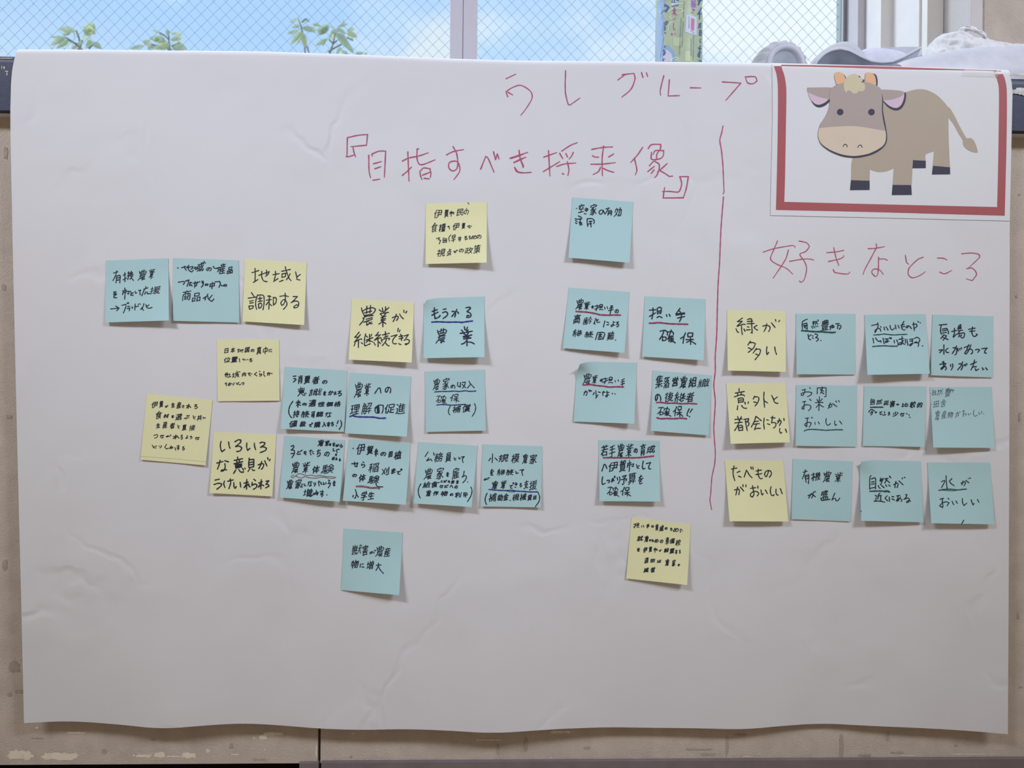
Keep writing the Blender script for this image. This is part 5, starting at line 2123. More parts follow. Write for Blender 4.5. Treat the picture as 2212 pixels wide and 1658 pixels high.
S 470 455 510 540 500 575
S 370 510 455 500
S 370 560 460 545
S 400 600 335 685
S 400 600 460 620 440 660 385 720
S 380 650 495 705
S 580 525 690 500
S 640 455 640 560 610 650
S 625 650 680 590
S 740 400 725 440 720 480
S 740 400 780 370 790 460 720 460
S 740 430 780 425
S 720 480 770 430
S 720 510 820 495
S 770 500 730 560
S 700 580 850 555 870 590 840 660 800 665
S 760 600 735 645
S 800 600 775 645
S 1045 425 1030 540 1060 625 1110 630 1150 600 1130 580
S 960 475 1100 450
S 985 520 1100 510
S 405 825 405 1030
S 295 940 375 935 310 1000
S 495 900 440 940 465 990 510 995
S 610 890 670 890 695 940 680 1030 650 1045
S 690 850 650 930 590 1020
S 710 900 730 960
S 760 900 765 935
S 795 885 805 915
S 860 885 970 840
S 960 820 930 890 910 960
S 1010 820 960 950 900 1030 870 1010 900 960 980 920 1040 940 1045 1000 1010 1025
S 1110 935 1180 920 1205 940 1160 995
S 1250 910 1375 895 1320 960 1315 1000 1355 1010
S 310 1260 440 1240
S 400 1195 370 1210 410 1225 390 1300 385 1340
S 450 1240 400 1330 350 1375 340 1350 390 1310 440 1310 460 1350 435 1385
S 550 1260 560 1310
S 595 1250 605 1310 570 1380
S 740 1250 790 1250 825 1300 790 1385
S 825 1205 790 1290 710 1385
S 850 1270 865 1295
S 880 1260 895 1290
S 910 1240 925 1265
S 1000 1265 1135 1205
S 1090 1160 1070 1260 1010 1385
S 1040 1320 1130 1310
S 1105 1350 1120 1400 1185 1365
S 1265 1335 1280 1380 1300 1370
S 1340 1335 1375 1380
@ near_city y 1560 815 160 | 92 130 1418 108 1515 1450 192 1482 | 8 5 28
S 378 250 382 310
S 295 348 495 312
S 345 340 350 395
S 425 325 425 380
S 272 435 400 390 480 390 502 415
S 355 470 370 570
S 355 470 450 455 475 480 470 545
S 380 510 445 500
S 375 550 470 545
S 350 628 338 720
S 435 625 480 680 545 688
S 510 550 520 595
S 590 540 580 578
S 725 420 695 485
S 725 430 800 435 825 470 790 570 735 638
S 710 545 770 560
S 938 325 932 450 950 668
S 945 525 1020 568
S 1110 400 1155 495
S 1235 435 1160 495 1170 545 1210 575 1250 575
S 345 875 375 950
S 430 875 380 980
S 285 940 445 925
S 285 1015 450 1000
S 395 960 350 1070 282 1185
S 355 1080 375 1190
S 355 1085 420 1065 455 1090 460 1180
S 385 1125 440 1115
S 385 1185 460 1175
S 480 940 590 920 590 960 530 990 590 1000 600 1050 570 1090
S 520 960 540 1090 565 1190
S 755 870 720 980 655 1105
S 755 870 800 900 875 965
S 725 985 815 975
S 710 1045 835 1030
S 770 1040 725 1165 770 1140 860 1135
S 940 905 930 1030 945 1155
S 995 945 1035 955
S 1015 1035 1070 1055
S 1095 895 1185 905
S 1130 865 1105 1010
S 1105 1015 1170 1005 1205 1040 1190 1100 1150 1130
S 1235 975 1310 960 1320 1000 1280 1075
S 1280 920 1270 990 1235 1020
S 1380 915 1388 960
S 1290 1140 1285 1200 1310 1245 1335 1230
S 1418 1155 1445 1225
@ meat_rice b 1705 820 160 | 155 115 1518 130 1500 1500 140 1475 | 2 1 23
S 285 230 360 215
S 355 210 335 290 300 350 270 345 270 310 330 280 430 270 500 285 490 330 410 378
S 450 175 475 190
S 628 180 625 310
S 628 185 740 175 825 180 822 370 790 378
S 735 155 735 190
S 745 195 700 235
S 700 210 770 255
S 735 230 700 300
S 720 270 775 315
S 300 495 365 480
S 350 485 330 580 325 660 280 640 300 600 370 560 450 565 485 600 470 650 430 690
S 455 430 488 465
S 675 380 668 520 662 685
S 585 510 755 505
S 620 440 650 490
S 735 430 695 475
S 665 540 605 615
S 685 560 770 610
S 880 575 930 545 955 560 945 600 905 615
S 920 515 900 580 872 640
S 970 530 1065 600
S 1045 470 1055 500
S 1100 460 1122 490
S 360 860 435 852
S 410 850 400 950 390 1050 345 1010 370 970 440 950 490 965 480 1010 445 1055
S 495 835 518 855
S 575 950 580 1000
S 650 940 675 990
S 828 865 820 950 850 1015 885 1010 920 980
S 1020 920 1015 970 1035 1020 1060 1000
S 1125 920 1150 950 1175 990
U g 24 335 1142 420 1112 540 1108 700 1118 820 1128 960 1120 1080 1115 1195 1118
@ few_disasters b 1855 820 160 | 122 138 1520 150 1468 1500 92 1480 | 1 3 25
F 自 262 415 360 565
F 然 390 430 530 560
F 災 555 455 675 575
F 害 695 460 815 620
F の 840 530 905 575
F 比 960 510 1115 610
F 較 1140 475 1285 635
F 的 1300 500 1435 625
S 225 715 280 660 360 700
S 285 705 310 712
S 260 740 310 735 295 770 270 785
F の 360 705 410 750
S 475 715 480 740
S 515 710 475 750 485 775 525 770
S 575 710 580 745
S 545 790 605 780
F ろ 650 710 705 800
F 少 755 705 890 825
F な 925 735 1030 825
S 1070 750 1080 765
S 1125 780 1130 790
S 1140 835 1148 842
U k 26 262 615 400 612 540 612
@ pencil_notes b 2000 820 160 | 90 162 1478 160 1535 1525 168 1515 | 8 4 15
S 120 298 126 304
F 自 145 215 225 350
F 然 245 195 385 350
F 豊 420 180 545 385
S 545 235 600 220 595 275
S 570 210 535 300
S 620 220 635 245
S 130 540 138 546
F 田 170 465 295 630
F 舎 335 435 455 615
F 農 200 680 320 910
F 産 350 690 465 870
F 物 480 705 615 860
S 665 760 730 745 735 800 705 810
S 705 715 690 780 665 845
S 740 725 775 720
S 820 710 870 690
S 840 680 840 820
S 835 780 885 745 905 770 890 800
S 870 690 850 700
S 950 750 955 785 975 780
S 1000 745 1010 765
S 1080 670 1065 760 1090 820 1150 790
S 1185 725 1195 770 1215 760
S 1240 700 1255 750
S 1290 755 1300 762
@ tasty_food y 1555 980 160 | 110 140 1420 152 1530 1512 218 1505 | 7 6 28
S 260 340 380 315
S 318 270 300 350 300 470 335 595
S 385 415 450 385
S 415 495 475 520
S 545 520 595 365 620 400 660 470 718 530
S 695 290 705 335
S 738 290 745 345
S 862 340 855 420 870 500 910 555 950 545
S 810 382 930 360
S 810 460 940 440
S 1090 370 1075 440 1040 510 1005 480 1015 410 1060 375 1120 375 1155 420 1140 480 1105 525
S 330 805 420 785 440 830 425 910
S 400 740 385 800 358 920
S 460 740 535 830
S 515 690 522 730
S 582 690 585 735
S 685 770 800 755
S 730 710 745 790 765 900 730 965 690 940 690 890 760 840 840 845 870 890 835 940
S 850 720 855 765
S 920 805 935 890 950 915 970 890
S 1020 805 1065 885
S 1148 735 1130 820 1150 915 1190 935 1215 910
S 1258 790 1255 860 1275 910 1305 920
S 1355 775 1380 850 1395 885
@ thriving_organic b 1700 980 160 | 132 112 1472 165 1420 1510 105 1460 | 1 1 25
S 362 410 450 385
S 412 355 400 420 345 555
S 405 480 415 560 430 635
S 410 490 490 460 490 560 478 665
S 425 515 475 500
S 430 560 480 545
S 545 475 615 445
S 590 430 595 500 580 600
S 590 500 550 560
S 605 500 625 530
F 幾 620 400 750 605
F 農 800 375 1000 640
F 業 1065 400 1255 645
S 470 935 560 895 580 930 550 985
S 545 880 510 950 485 990
S 575 880 600 930 635 955
S 590 850 605 870
S 625 835 640 850
F 成 755 810 920 945
S 755 985 775 1040 870 1030 960 1015
S 780 1000 810 960 905 955 910 1020
S 820 970 825 1025
S 865 960 868 1020
S 1070 880 1005 1030 1060 990 1085 1000 1100 1045 1140 1045 1180 990
@ nature_nearby b 1850 980 160 | 70 135 1440 165 1502 1530 108 1495 | 8 3 27
S 325 485 300 530 298 790
S 335 560 410 530 430 560 430 780
S 335 630 400 618
S 335 680 400 665
S 310 770 425 745
S 545 540 530 600 600 545 560 650 540 690
S 545 570 590 560
S 530 610 580 600
S 635 560 710 550
S 670 540 660 600 635 650
S 680 585 745 645
S 740 495 770 535
S 490 710 510 755 535 770
S 565 705 620 755
S 655 690 680 725
S 720 690 755 720
S 832 690 910 650 935 680 910 750
S 885 615 870 680 865 750
S 955 605 1045 690
S 1025 535 1035 555
S 1075 520 1088 530
S 425 925 455 950
S 440 980 435 1050
S 525 880 490 920 480 1010
S 495 940 560 930
S 545 940 545 1060
S 395 1055 530 1055 635 1080
S 690 935 640 990 700 1050
S 735 965 740 1065
S 795 950 835 960
S 800 1005 850 1030
S 900 940 970 930
S 935 935 920 1040
S 985 965 930 1050 895 1050 920 1010 990 1000 1020 1030 1000 1065
S 1100 910 1130 910 1110 970 1065 1015
S 1065 1015 1150 985 1185 1020 1160 1080 1125 1085 1130 1060 1180 1045 1210 1055
S 100 1280 108 1286
U g 32 305 835 420 830 560 830 650 835
U g 44 640 838 700 832 735 850
@ tasty_water b 1995 980 160 | 85 188 1495 195 1585 1575 172 1550 | 8 5 25
S 400 620 470 590 475 620 400 760
S 505 485 512 640 530 775
S 635 550 580 610 610 655 685 710
S 840 655 920 620 940 650 905 715
S 885 600 875 650 855 690
S 945 590 1015 645
S 1000 548 1008 555
S 1035 535 1050 545
S 370 1015 450 990
S 430 990 420 1090 435 1150 425 1200 360 1160 420 1100 510 1070 570 1090 530 1160
S 545 990 570 1010
S 640 1060 660 1110 680 1130
S 725 1050 755 1105
S 870 995 872 1080 905 1155 970 1100
S 1070 1025 1085 1090 1110 1140 1130 1105
S 1210 1020 1240 1085
S 900 1485 852 1565
U g 26 345 812 480 792 620 790 760 805 880 792 960 786
U g 16 400 810 560 818 640 825 760 808
'''
# letters whose handwritten form is taken from the notes where they are written largest
SAMPLES = '''
農 farming_continues 325 245 700 700
業 farming_continues 755 280 995 735
が farming_continues 1055 350 1390 620
継 farming_continues 200 845 630 1200
続 farming_continues 645 832 1010 1180
で farming_continues 1020 760 1245 1090
き farming_continues 1200 890 1318 1130
る farming_continues 1318 900 1450 1140
保 successor 925 905 1275 1185
確 successor 455 845 820 1150
担 successor 230 335 530 610
意 opinions 555 635 840 1010
な opinions 185 700 455 960
れ opinions 795 1135 945 1360
ら opinions 970 1130 1095 1365
の tasty_food 1000 365 1160 530
も tasty_food 805 335 960 560
た tasty_food 255 265 480 600
と harmony 1275 375 1395 570
す harmony 925 850 1130 1225
地 harmony 300 300 700 630
域 harmony 765 265 1190 610
有 organic_brand 240 350 420 635
市 organic_brand 450 740 615 995
化 organic_brand 860 1090 1130 1245
自 nature_nearby 285 480 440 800
然 nature_nearby 485 490 780 780
り summer_water 540 1240 620 1390
米 meat_rice 580 375 780 690
に near_city 925 900 1080 1160
う profitable 525 375 655 605
用 vacant_house 490 530 668 730
'''
HAND = {}
def take_samples():
    by = {}
    k = None
    for ln in NOTES.strip().splitlines():
        if ln[0] == '@':
            k = ln.split()[1]; by[k] = []
        elif ln[0] == 'S':
            v = [float(x) for x in ln.split()[1:]]
            by[k].append([(v[i], v[i + 1]) for i in range(0, len(v), 2)])
    for ln in SAMPLES.strip().splitlines():
        ch, k, x0, y0, x1, y1 = ln.split()
        x0, y0, x1, y1 = float(x0), float(y0), float(x1), float(y1)
        ss = [s for s in by[k] if x0 <= sum(p[0] for p in s) / len(s) <= x1 and y0 <= sum(p[1] for p in s) / len(s) <= y1]
        xs = [p[0] for s in ss for p in s]; ys = [p[1] for s in ss for p in s]
        HAND[ch] = [[((x - min(xs)) / (max(xs) - min(xs)), (y - min(ys)) / (max(ys) - min(ys))) for x, y in s] for s in ss]
take_samples()
CURL = {'few_successors': (0, 0.010, 0.16), 'nature_nearby': (0, 0.004, 0.10), 'profitable': (0, 0.003, 0.12)}

def inv_bilinear(c, p):
    """(s, t) of pixel p in the quad TL TR BR BL"""
    a, b, cc, d = [Vector(v) for v in c]
    s = t = .5
    for _ in range(12):
        q = a * (1-s)*(1-t) + b * s*(1-t) + cc * s*t + d * (1-s)*t - Vector(p)
        ds = (b - a) * (1-t) + (cc - d) * t
        dt = (d - a) * (1-s) + (cc - b) * s
        det = ds.x * dt.y - ds.y * dt.x
        s -= (q.x * dt.y - q.y * dt.x) / det
        t -= (ds.x * q.y - ds.y * q.x) / det
    return s, t

UM = {'r': M_URED, 'b': M_UBLU, 'g': M_UGRN, 'w': M_UBRN, 'k': M_INK}
UNAME = {'r': 'red_underline', 'b': 'blue_underline', 'g': 'green_underline', 'w': 'brown_underline', 'k': 'black_underline'}

def make_note(head, items, idx):
    f = head.split()
    key, colr = f[1], f[2]
    ox, oy, size = float(f[3]), float(f[4]), float(f[5])
    c = [float(v) for v in f[7:15]]
    sc = 1658.0 / size
    cz_ = lambda x, y: (ox + x / sc, oy + y / sc)
    corners = [cz_(c[i], c[i + 1]) for i in range(0, 8, 2)]
    bl, br, pen = float(f[16]) / 1000, float(f[17]) / 1000, float(f[18]) / sc * .88
    rg = random.Random(idx * 13 + 1)
    ph = rg.uniform(0, 6); amp = rg.uniform(.0002, .0006)
    curl = CURL.get(key)
    def lift(s, t):
        tt = max(0.0, (t - .16) / .84)
        v = 0.0007 + (bl * (1 - s) + br * s) * 0.95 * tt ** 1.55 + amp * math.sin(ph + s * 5) * tt
        if curl:
            d = math.hypot(s, t * 1.3)
            v += curl[1] * max(0, 1 - d / .45) ** 2
        return v
    a, b, cc, d = [Vector(v) for v in corners]
    def P(px, py, off=0.0):
        s, t = inv_bilinear(corners, (px, py))
        return at(px, py, depth(px, py) - lift(s, t) - off)
    n = 18
    V, F = [], []
    for j in range(n + 1):
        for i in range(n + 1):
            s, t = i / n, j / n
            p = a * (1-s)*(1-t) + b * s*(1-t) + cc * s*t + d * (1-s)*t
            if curl:                        # rounded-off look of the curled corner
                k = curl[2] * max(0, 1 - math.hypot(s, t) / .3) ** 2
                p = p + (cc - a) * (k * .28)
            # slight bow of the sheet's free edge
            V.append(at(p.x, p.y, depth(p.x, p.y) - lift(s, t)))
    for j in range(n):
        for i in range(n):
            F.append((j*(n+1) + i, (j+1)*(n+1) + i, (j+1)*(n+1) + i + 1, j*(n+1) + i + 1))
    o = obj('sticky_note', (V, F), M_YEL if colr == 'y' else M_BLU, None, smooth=True)
    so = o.modifiers.new('thickness', 'SOLIDIFY'); so.thickness = 0.00012; so.offset = -1.0
    o.modifiers.new('edges', 'EDGE_SPLIT').split_angle = math.radians(50)
    tag(o, LABELS[key], 'sticky note', ('yellow' if colr == 'y' else 'light blue') + ' sticky notes on the poster')
    ink = Ink(P, 0.00012)
    und = {}
    rj = random.Random(idx)
    for it in items:
        g = it.split()
        if g[0] == 'S':
            v = [float(x) for x in g[1:]]
            ink.stroke([cz_(v[i], v[i + 1]) for i in range(0, len(v), 2)], pen, step=2.2)
        elif g[0] == 'F':
            x0, y0, x1, y1 = [float(x) for x in g[2:6]]
            h = pen * sc * .45
            x0 += h; y0 += h; x1 -= h; y1 -= h
            hand = g[1] in HAND
            G = HAND[g[1]] if hand else glyph(g[1])
            # handwriting: lean to the right, rising cross strokes, uneven points
            le, ri = (.03, .02) if hand else (.16, .14)
            Q = [[(x + le * (1 - y) + rj.uniform(-.025, .025), y - ri * x + rj.uniform(-.025, .025)) for x, y in s] for s in G]
            xs = [p[0] for s in Q for p in s]; ys = [p[1] for s in Q for p in s]
            mx, Mx, my, My = min(xs), max(xs), min(ys), max(ys)
            for s in Q:
                pts = [cz_(x0 + (x - mx) / max(1e-3, Mx - mx) * (x1 - x0), y0 + (y - my) / max(1e-3, My - my) * (y1 - y0)) for x, y in s]
                ink.stroke(pts, pen * .90 * max(.70, min(1.0, 1.28 - .03 * len(G))), step=2.5)
        elif g[0] == 'U':
            v = [float(x) for x in g[3:]]
            if g[1] == 'f':
                u = und.setdefault('fold', Ink(P, 0.00010))
            else:
                u = und.setdefault(g[1], Ink(P, 0.00020))
            u.stroke([cz_(v[i], v[i + 1]) for i in range(0, len(v), 2)], float(g[2]) / sc, step=2.5)
    ink.build('handwriting', M_PENCIL if key == 'pencil_notes' else M_INK, o)
    for k, u in und.items():
        if k == 'fold':
            u.build('fold_line', M_FOLD, o)
        else:
            uo = u.build('underline', UM[k], o)
            uo['label'] = UNAME[k].replace('_', ' ')
    return o

heads, cur = [], None
for ln in NOTES.strip().splitlines():
    if ln.startswith('@'):
        cur = (ln, []); heads.append(cur)
    else:
        cur[1].append(ln)
for i, (h, it) in enumerate(heads):
    make_note(h, it, i)

# ------------------------------------------------------------------ things on the ledge
# green tea bottle
YBOT = 0.085
def bottle():
    c = at(1466, 100, YBOT)
    k = (c - CAM).dot(FWD) / FPX
    R = 49.5 * k
    root = empty('tea_bottle', (c.x, YBOT, ZL))
    tag(root, 'plastic green tea bottle with a pale green label standing on the window ledge', 'bottle')
    zz = lambda h: ZL + h
    prof = [(0.0, .004), (.6, .001), (.86, .002), (.97, .010), (1.0, .020), (1.0, .112), (.965, .120), (.965, .126), (1.0, .134), (.99, .150), (.86, .178), (.6, .198), (.40, .208), (.385, .214), (.46, .216), (.46, .219), (.38, .222), (.38, .226)]
    seg = 64
    rows = [[(c.x + R * .985 * r * math.sin(2*math.pi*i/seg), YBOT + R * .985 * r * math.cos(2*math.pi*i/seg), zz(h)) for i in range(seg)] for r, h in prof]
    V, F = loft(rows, closed=True)
    M_PET = thin_mat('clear_bottle_plastic', lin(206, 222, 232), trans=0.4, rough=0.15, alpha=0.75)
    obj('body', (V, F), M_PET, root, smooth=True)
    cp = [(.0, .240), (.36, .240), (.41, .237), (.42, .222), (.42, .2205)]
    rows = [[(c.x + R * r * math.sin(2*math.pi*i/40), YBOT + R * r * math.cos(2*math.pi*i/40), zz(h)) for i in range(40)] for r, h in cp]
    V, F = loft(rows, closed=True)
    obj('cap', (V, F), mat('bottle_cap', lin(235, 238, 235), rough=.4), root, smooth=True)
    # label sleeve
    lp = [(1.004, .016), (1.008, .020), (1.008, .112), (.975, .120), (.975, .126), (1.008, .134), (1.004, .148)]
    rows = [[(c.x + R * r * math.sin(2*math.pi*i/seg), YBOT + R * r * math.cos(2*math.pi*i/seg), zz(h)) for i in range(seg)] for r, h in lp]
    V, F = loft(rows, closed=True)
    m = thin_mat('label_green', lin(222, 231, 198), trans=0.55, rough=0.4)
    lab = obj('label', (V, F), m, root, smooth=True)
    def P(px, py, off=0.0):
        d = (FWD + RGT * ((px - 1106) / FPX) + UPV * ((829 - py) / FPX))
        ox, oy = CAM.x - c.x, CAM.y - YBOT
        A = d.x * d.x + d.y * d.y
        B = 2 * (ox * d.x + oy * d.y)
        # follow the waist of the sleeve
        rr = R * 1.008 + off
        for _ in range(3):
            D = max(0.0, B * B - 4 * A * (ox * ox + oy * oy - rr * rr))
            t = (-B - math.sqrt(D)) / (2 * A)
            z = CAM.z + d.z * t - ZL
            rr = R * interp([(.0, 1.008), (.112, 1.008), (.120, .975), (.126, .975), (.134, 1.008), (.2, 1.0)], z) + off
        return CAM + d * t
    q = lambda pts: [(1400 + pts[i] / 11.843, pts[i + 1] / 11.843) for i in range(0, len(pts), 2)]
    Bm = [mat('label_blue', lin(70, 96, 146), rough=.5), mat('label_red', lin(176, 88, 140), rough=.5), mat('label_white', lin(232, 236, 226), rough=.5),
          mat('label_grey_text', lin(110, 128, 140), rough=.5), mat('label_pink_stamp', lin(196, 112, 146), rough=.5), mat('label_pale_panel', lin(196, 206, 220), rough=.5),
          mat('label_teal', lin(66, 110, 146), rough=.5), mat('label_sleeve_clear', lin(160, 184, 214), rough=.8, spec=.1), mat('label_purple', lin(160, 96, 178), rough=.5),
          mat('label_olive', lin(188, 200, 160), rough=.5), mat('label_lilac', lin(204, 202, 214), rough=.5), mat('label_sea_blue', lin(138, 172, 200), rough=.5)]
    pr = Ink(P, 0.0002)
    # clear overlap band at the left, mottled green field
    for i, pts in enumerate(([225, 20, 420, 0, 390, 500, 400, 900, 370, 1560, 190, 1560, 200, 900, 215, 400],)):
        pr.strip(q([235, 0, 222, 300, 212, 700, 200, 1100, 190, 1570]), q([430, 0, 400, 300, 400, 700, 385, 1100, 365, 1575]), 7, n=24, cross=3)
    pr.base += .00004
    pr.strip(q([450, 1140, 420, 1280, 400, 1400, 380, 1570]), q([560, 1190, 640, 1290, 690, 1430, 700, 1570]), 11, n=10, cross=4)
    pr.strip(q([640, 940, 640, 1050, 640, 1180]), q([880, 960, 880, 1060, 860, 1190]), 9, n=6, cross=3)
    pr.strip(q([960, 1290, 950, 1400, 940, 1560]), q([1080, 1300, 1080, 1420, 1080, 1570]), 9, n=6, cross=3)
    pr.base += .00004
    pr.strip(q([420, 1290, 395, 1400, 372, 1575]), q([490, 1270, 600, 1390, 620, 1570]), 10, n=10, cross=3)
    pr.strip(q([985, 362, 965, 600, 948, 812]), q([1245, 432, 1243, 680, 1240, 905]), 5, n=10, cross=6)
    pr.base += .00004
    pr.strip(q([1100, 450, 1095, 600, 1090, 752]), q([1188, 490, 1182, 640, 1175, 795]), 4, n=8, cross=3)
    pr.strip(q([606, 0, 603, 80, 598, 166]), q([776, 0, 774, 70, 768, 150]), 6, n=6, cross=3)
    pr.base += .00004
    for s, w in (([640, 10, 640, 60], 18), ([700, 40, 760, 40], 16), ([700, 10, 755, 70], 14), ([610, 130, 670, 120], 20), ([700, 120, 760, 112], 14), ([690, 0, 690, 150], 8), ([605, 95, 770, 80], 22)):
        pr.stroke(q(s), w / 11.843, 2, step=1.5)
    for s in ([510, 300, 600, 240, 720, 205, 860, 235, 890, 280, 800, 330, 620, 390, 560, 430, 600, 480, 650, 510], [650, 510, 580, 580, 530, 650, 515, 760], [580, 1570, 620, 1500, 720, 1465, 780, 1500, 720, 1540, 690, 1520],
              [590, 110, 700, 85, 910, 85]):
        pr.stroke(q(s), 1.2, 2, step=1.5)
    pr.base += .00004
    for s, w in (([430, 130, 500, 165, 495, 220, 440, 290], 55), ([500, 210, 545, 190], 22), ([415, 150, 415, 175], 22), ([430, 640, 425, 590, 470, 545, 500, 545, 480, 600, 445, 635], 22), ([415, 670, 430, 720, 412, 775], 30), ([430, 835, 432, 848], 34),
                 ([432, 1180, 422, 1200], 32), ([395, 1290, 428, 1340, 395, 1400], 48), ([385, 1500, 440, 1505], 18), ([400, 1500, 380, 1550], 34),
                 ([345, 180, 345, 480], 14), ([410, 250, 320, 350], 14), ([380, 560, 350, 900], 14), ([390, 940, 300, 1480], 14),
                 ([1280, 15, 1380, 10], 26), ([1330, 10, 1292, 118], 46), ([1362, 205, 1320, 290, 1275, 360], 34), ([1325, 320, 1316, 485], 30), ([1330, 345, 1378, 352], 16),
                 ([1300, 612, 1362, 600], 24), ([1342, 590, 1290, 705], 28), ([1348, 640, 1338, 725], 26), ([1322, 765, 1318, 905], 24), ([1322, 772, 1364, 780], 20), ([1360, 775, 1358, 900], 24), ([1328, 830, 1358, 832], 14), ([1320, 905, 1360, 908], 24),
                 ([1352, 990, 1325, 1040, 1345, 1092], 18), ([1280, 1222, 1360, 1245], 22), ([1335, 1170, 1325, 1300, 1318, 1465], 28), ([1355, 1345, 1295, 1360, 1280, 1420, 1320, 1460], 24), ([1300, 1545, 1355, 1560], 26)):
        pr.stroke(q(s), w / 11.843, 0 if s[0] > 390 else 7, step=1.5)
    for s, w in (([670, 205, 672, 360], 34), ([635, 268, 700, 262], 26), ([640, 330, 690, 330], 22), ([612, 385, 660, 350, 720, 365, 728, 385], 20), ([612, 515, 640, 500, 655, 485], 22), ([695, 458, 697, 475], 22), ([652, 592, 648, 700, 660, 758, 690, 745], 20), ([605, 860, 608, 885], 46), ([688, 848, 692, 868], 22)):
        pr.stroke(q(s), w / 11.843, 1, step=1.5)
    for s, w in (([1120, 0, 1130, 60, 1190, 60, 1215, 0], 22), ([1160, 20, 1160, 30], 30), ([1120, 90, 1210, 100], 40), ([1130, 150, 1200, 155], 60), ([1150, 230, 1175, 260], 46)):
        pr.stroke(q(s), w / 11.843, 8, step=1.5)
    rt = random.Random(2)
    def column(x0, y0, x1, y1, w, mi):
        n = int(abs(y1 - y0) / (w * 1.25))
        for i in range(n):
            t = i / n
            x, y = x0 + (x1 - x0) * t, y0 + (y1 - y0) * t
            a = w * .45
            pr.stroke(q([x - a, y - a * .2, x + a, y - a * .4]), .55, mi, step=3)
            pr.stroke(q([x + rt.uniform(-a, a) * .4, y - a, x + rt.uniform(-a, a) * .4, y + a]), .55, mi, step=3)
            if rt.random() < .6:
                pr.stroke(q([x - a, y + a * .7, x + a, y + a * .6]), .55, mi, step=3)
    column(920, 60, 905, 480, 34, 3); column(898, 560, 862, 1230, 34, 3); column(845, 470, 805, 1420, 34, 3)
    column(1165, 935, 1155, 1560, 28, 3); column(1105, 990, 1105, 1440, 26, 3); column(1050, 430, 1045, 740, 20, 3)
    for s in ([1085, 790, 1130, 800], [1140, 830, 1185, 840], [1105, 300, 1130, 325], [1140, 310, 1165, 335]):
        pr.stroke(q(s), 1.1, 3, step=2)
    pr.build('printing', Bm, lab)
bottle()

# hat lying on its side with the gathered opening towards the room
def gathered_hat():
    yc = 0.05
    c = at(1698, 142, yc)
    k = (c - CAM).dot(FWD) / FPX
    root = empty('gathered_hat', (c.x, yc + .04, ZL))
    tag(root, 'pale grey hat lying on its side on the ledge, gathered opening facing the room', 'hat')
    seg = 96
    def ring(r, y, gather, zsq=1.0, ph=0.0):
        out = []
        for i in range(seg):
            a = 2 * math.pi * i / seg
            rr = r * (1 + gather * (.6 * math.sin(17 * a + ph) + .4 * math.sin(29 * a + 1.7)))
            ax = 0.90 if math.cos(a) > 0 else 0.97
            dx = rr * math.cos(a) * ax
            dz = rr * math.sin(a) * 1.02
            # the crown slumps away to the left
            dx -= max(0, -math.cos(a)) * .16 * r * max(0, -math.sin(a) + .4) * (1 if y > yc + .004 else 0)
            out.append((c.x + dx * k, y, max(ZL + .001, c.z + dz * k)))
        return out
    outer = [ring(46, yc - .001, .01), ring(50, yc, .035), ring(57, yc + .006, .05), ring(62, yc + .014, .035, ph=.3), ring(65, yc + .026, .02, ph=.4), ring(63, yc + .042, .012), ring(54, yc + .060, .01), ring(36, yc + .074, .01), ring(3, yc + .080, 0)]
    V, F = loft(outer, closed=True)
    o = obj('crown', (V, F), M_HAT, root, smooth=True)
    band = [ring(33, yc + .003, 0), ring(33.5, yc - .002, 0), ring(38, yc - .004, 0), ring(44, yc - .003, .004), ring(47, yc + .001, .01)]
    V, F = loft(band, closed=True)
    obj('sweatband', (V, F), M_PIPE, root, smooth=True)
    inn = [ring(33, yc + .003, 0), ring(44, yc + .02, .01), ring(46, yc + .035, .03), ring(38, yc + .05, .05), ring(20, yc + .058, .06), ring(2, yc + .06, 0)]
    V, F = loft(inn, closed=True)
    obj('lining', (V, F), M_HATIN, root, smooth=True)
gathered_hat()

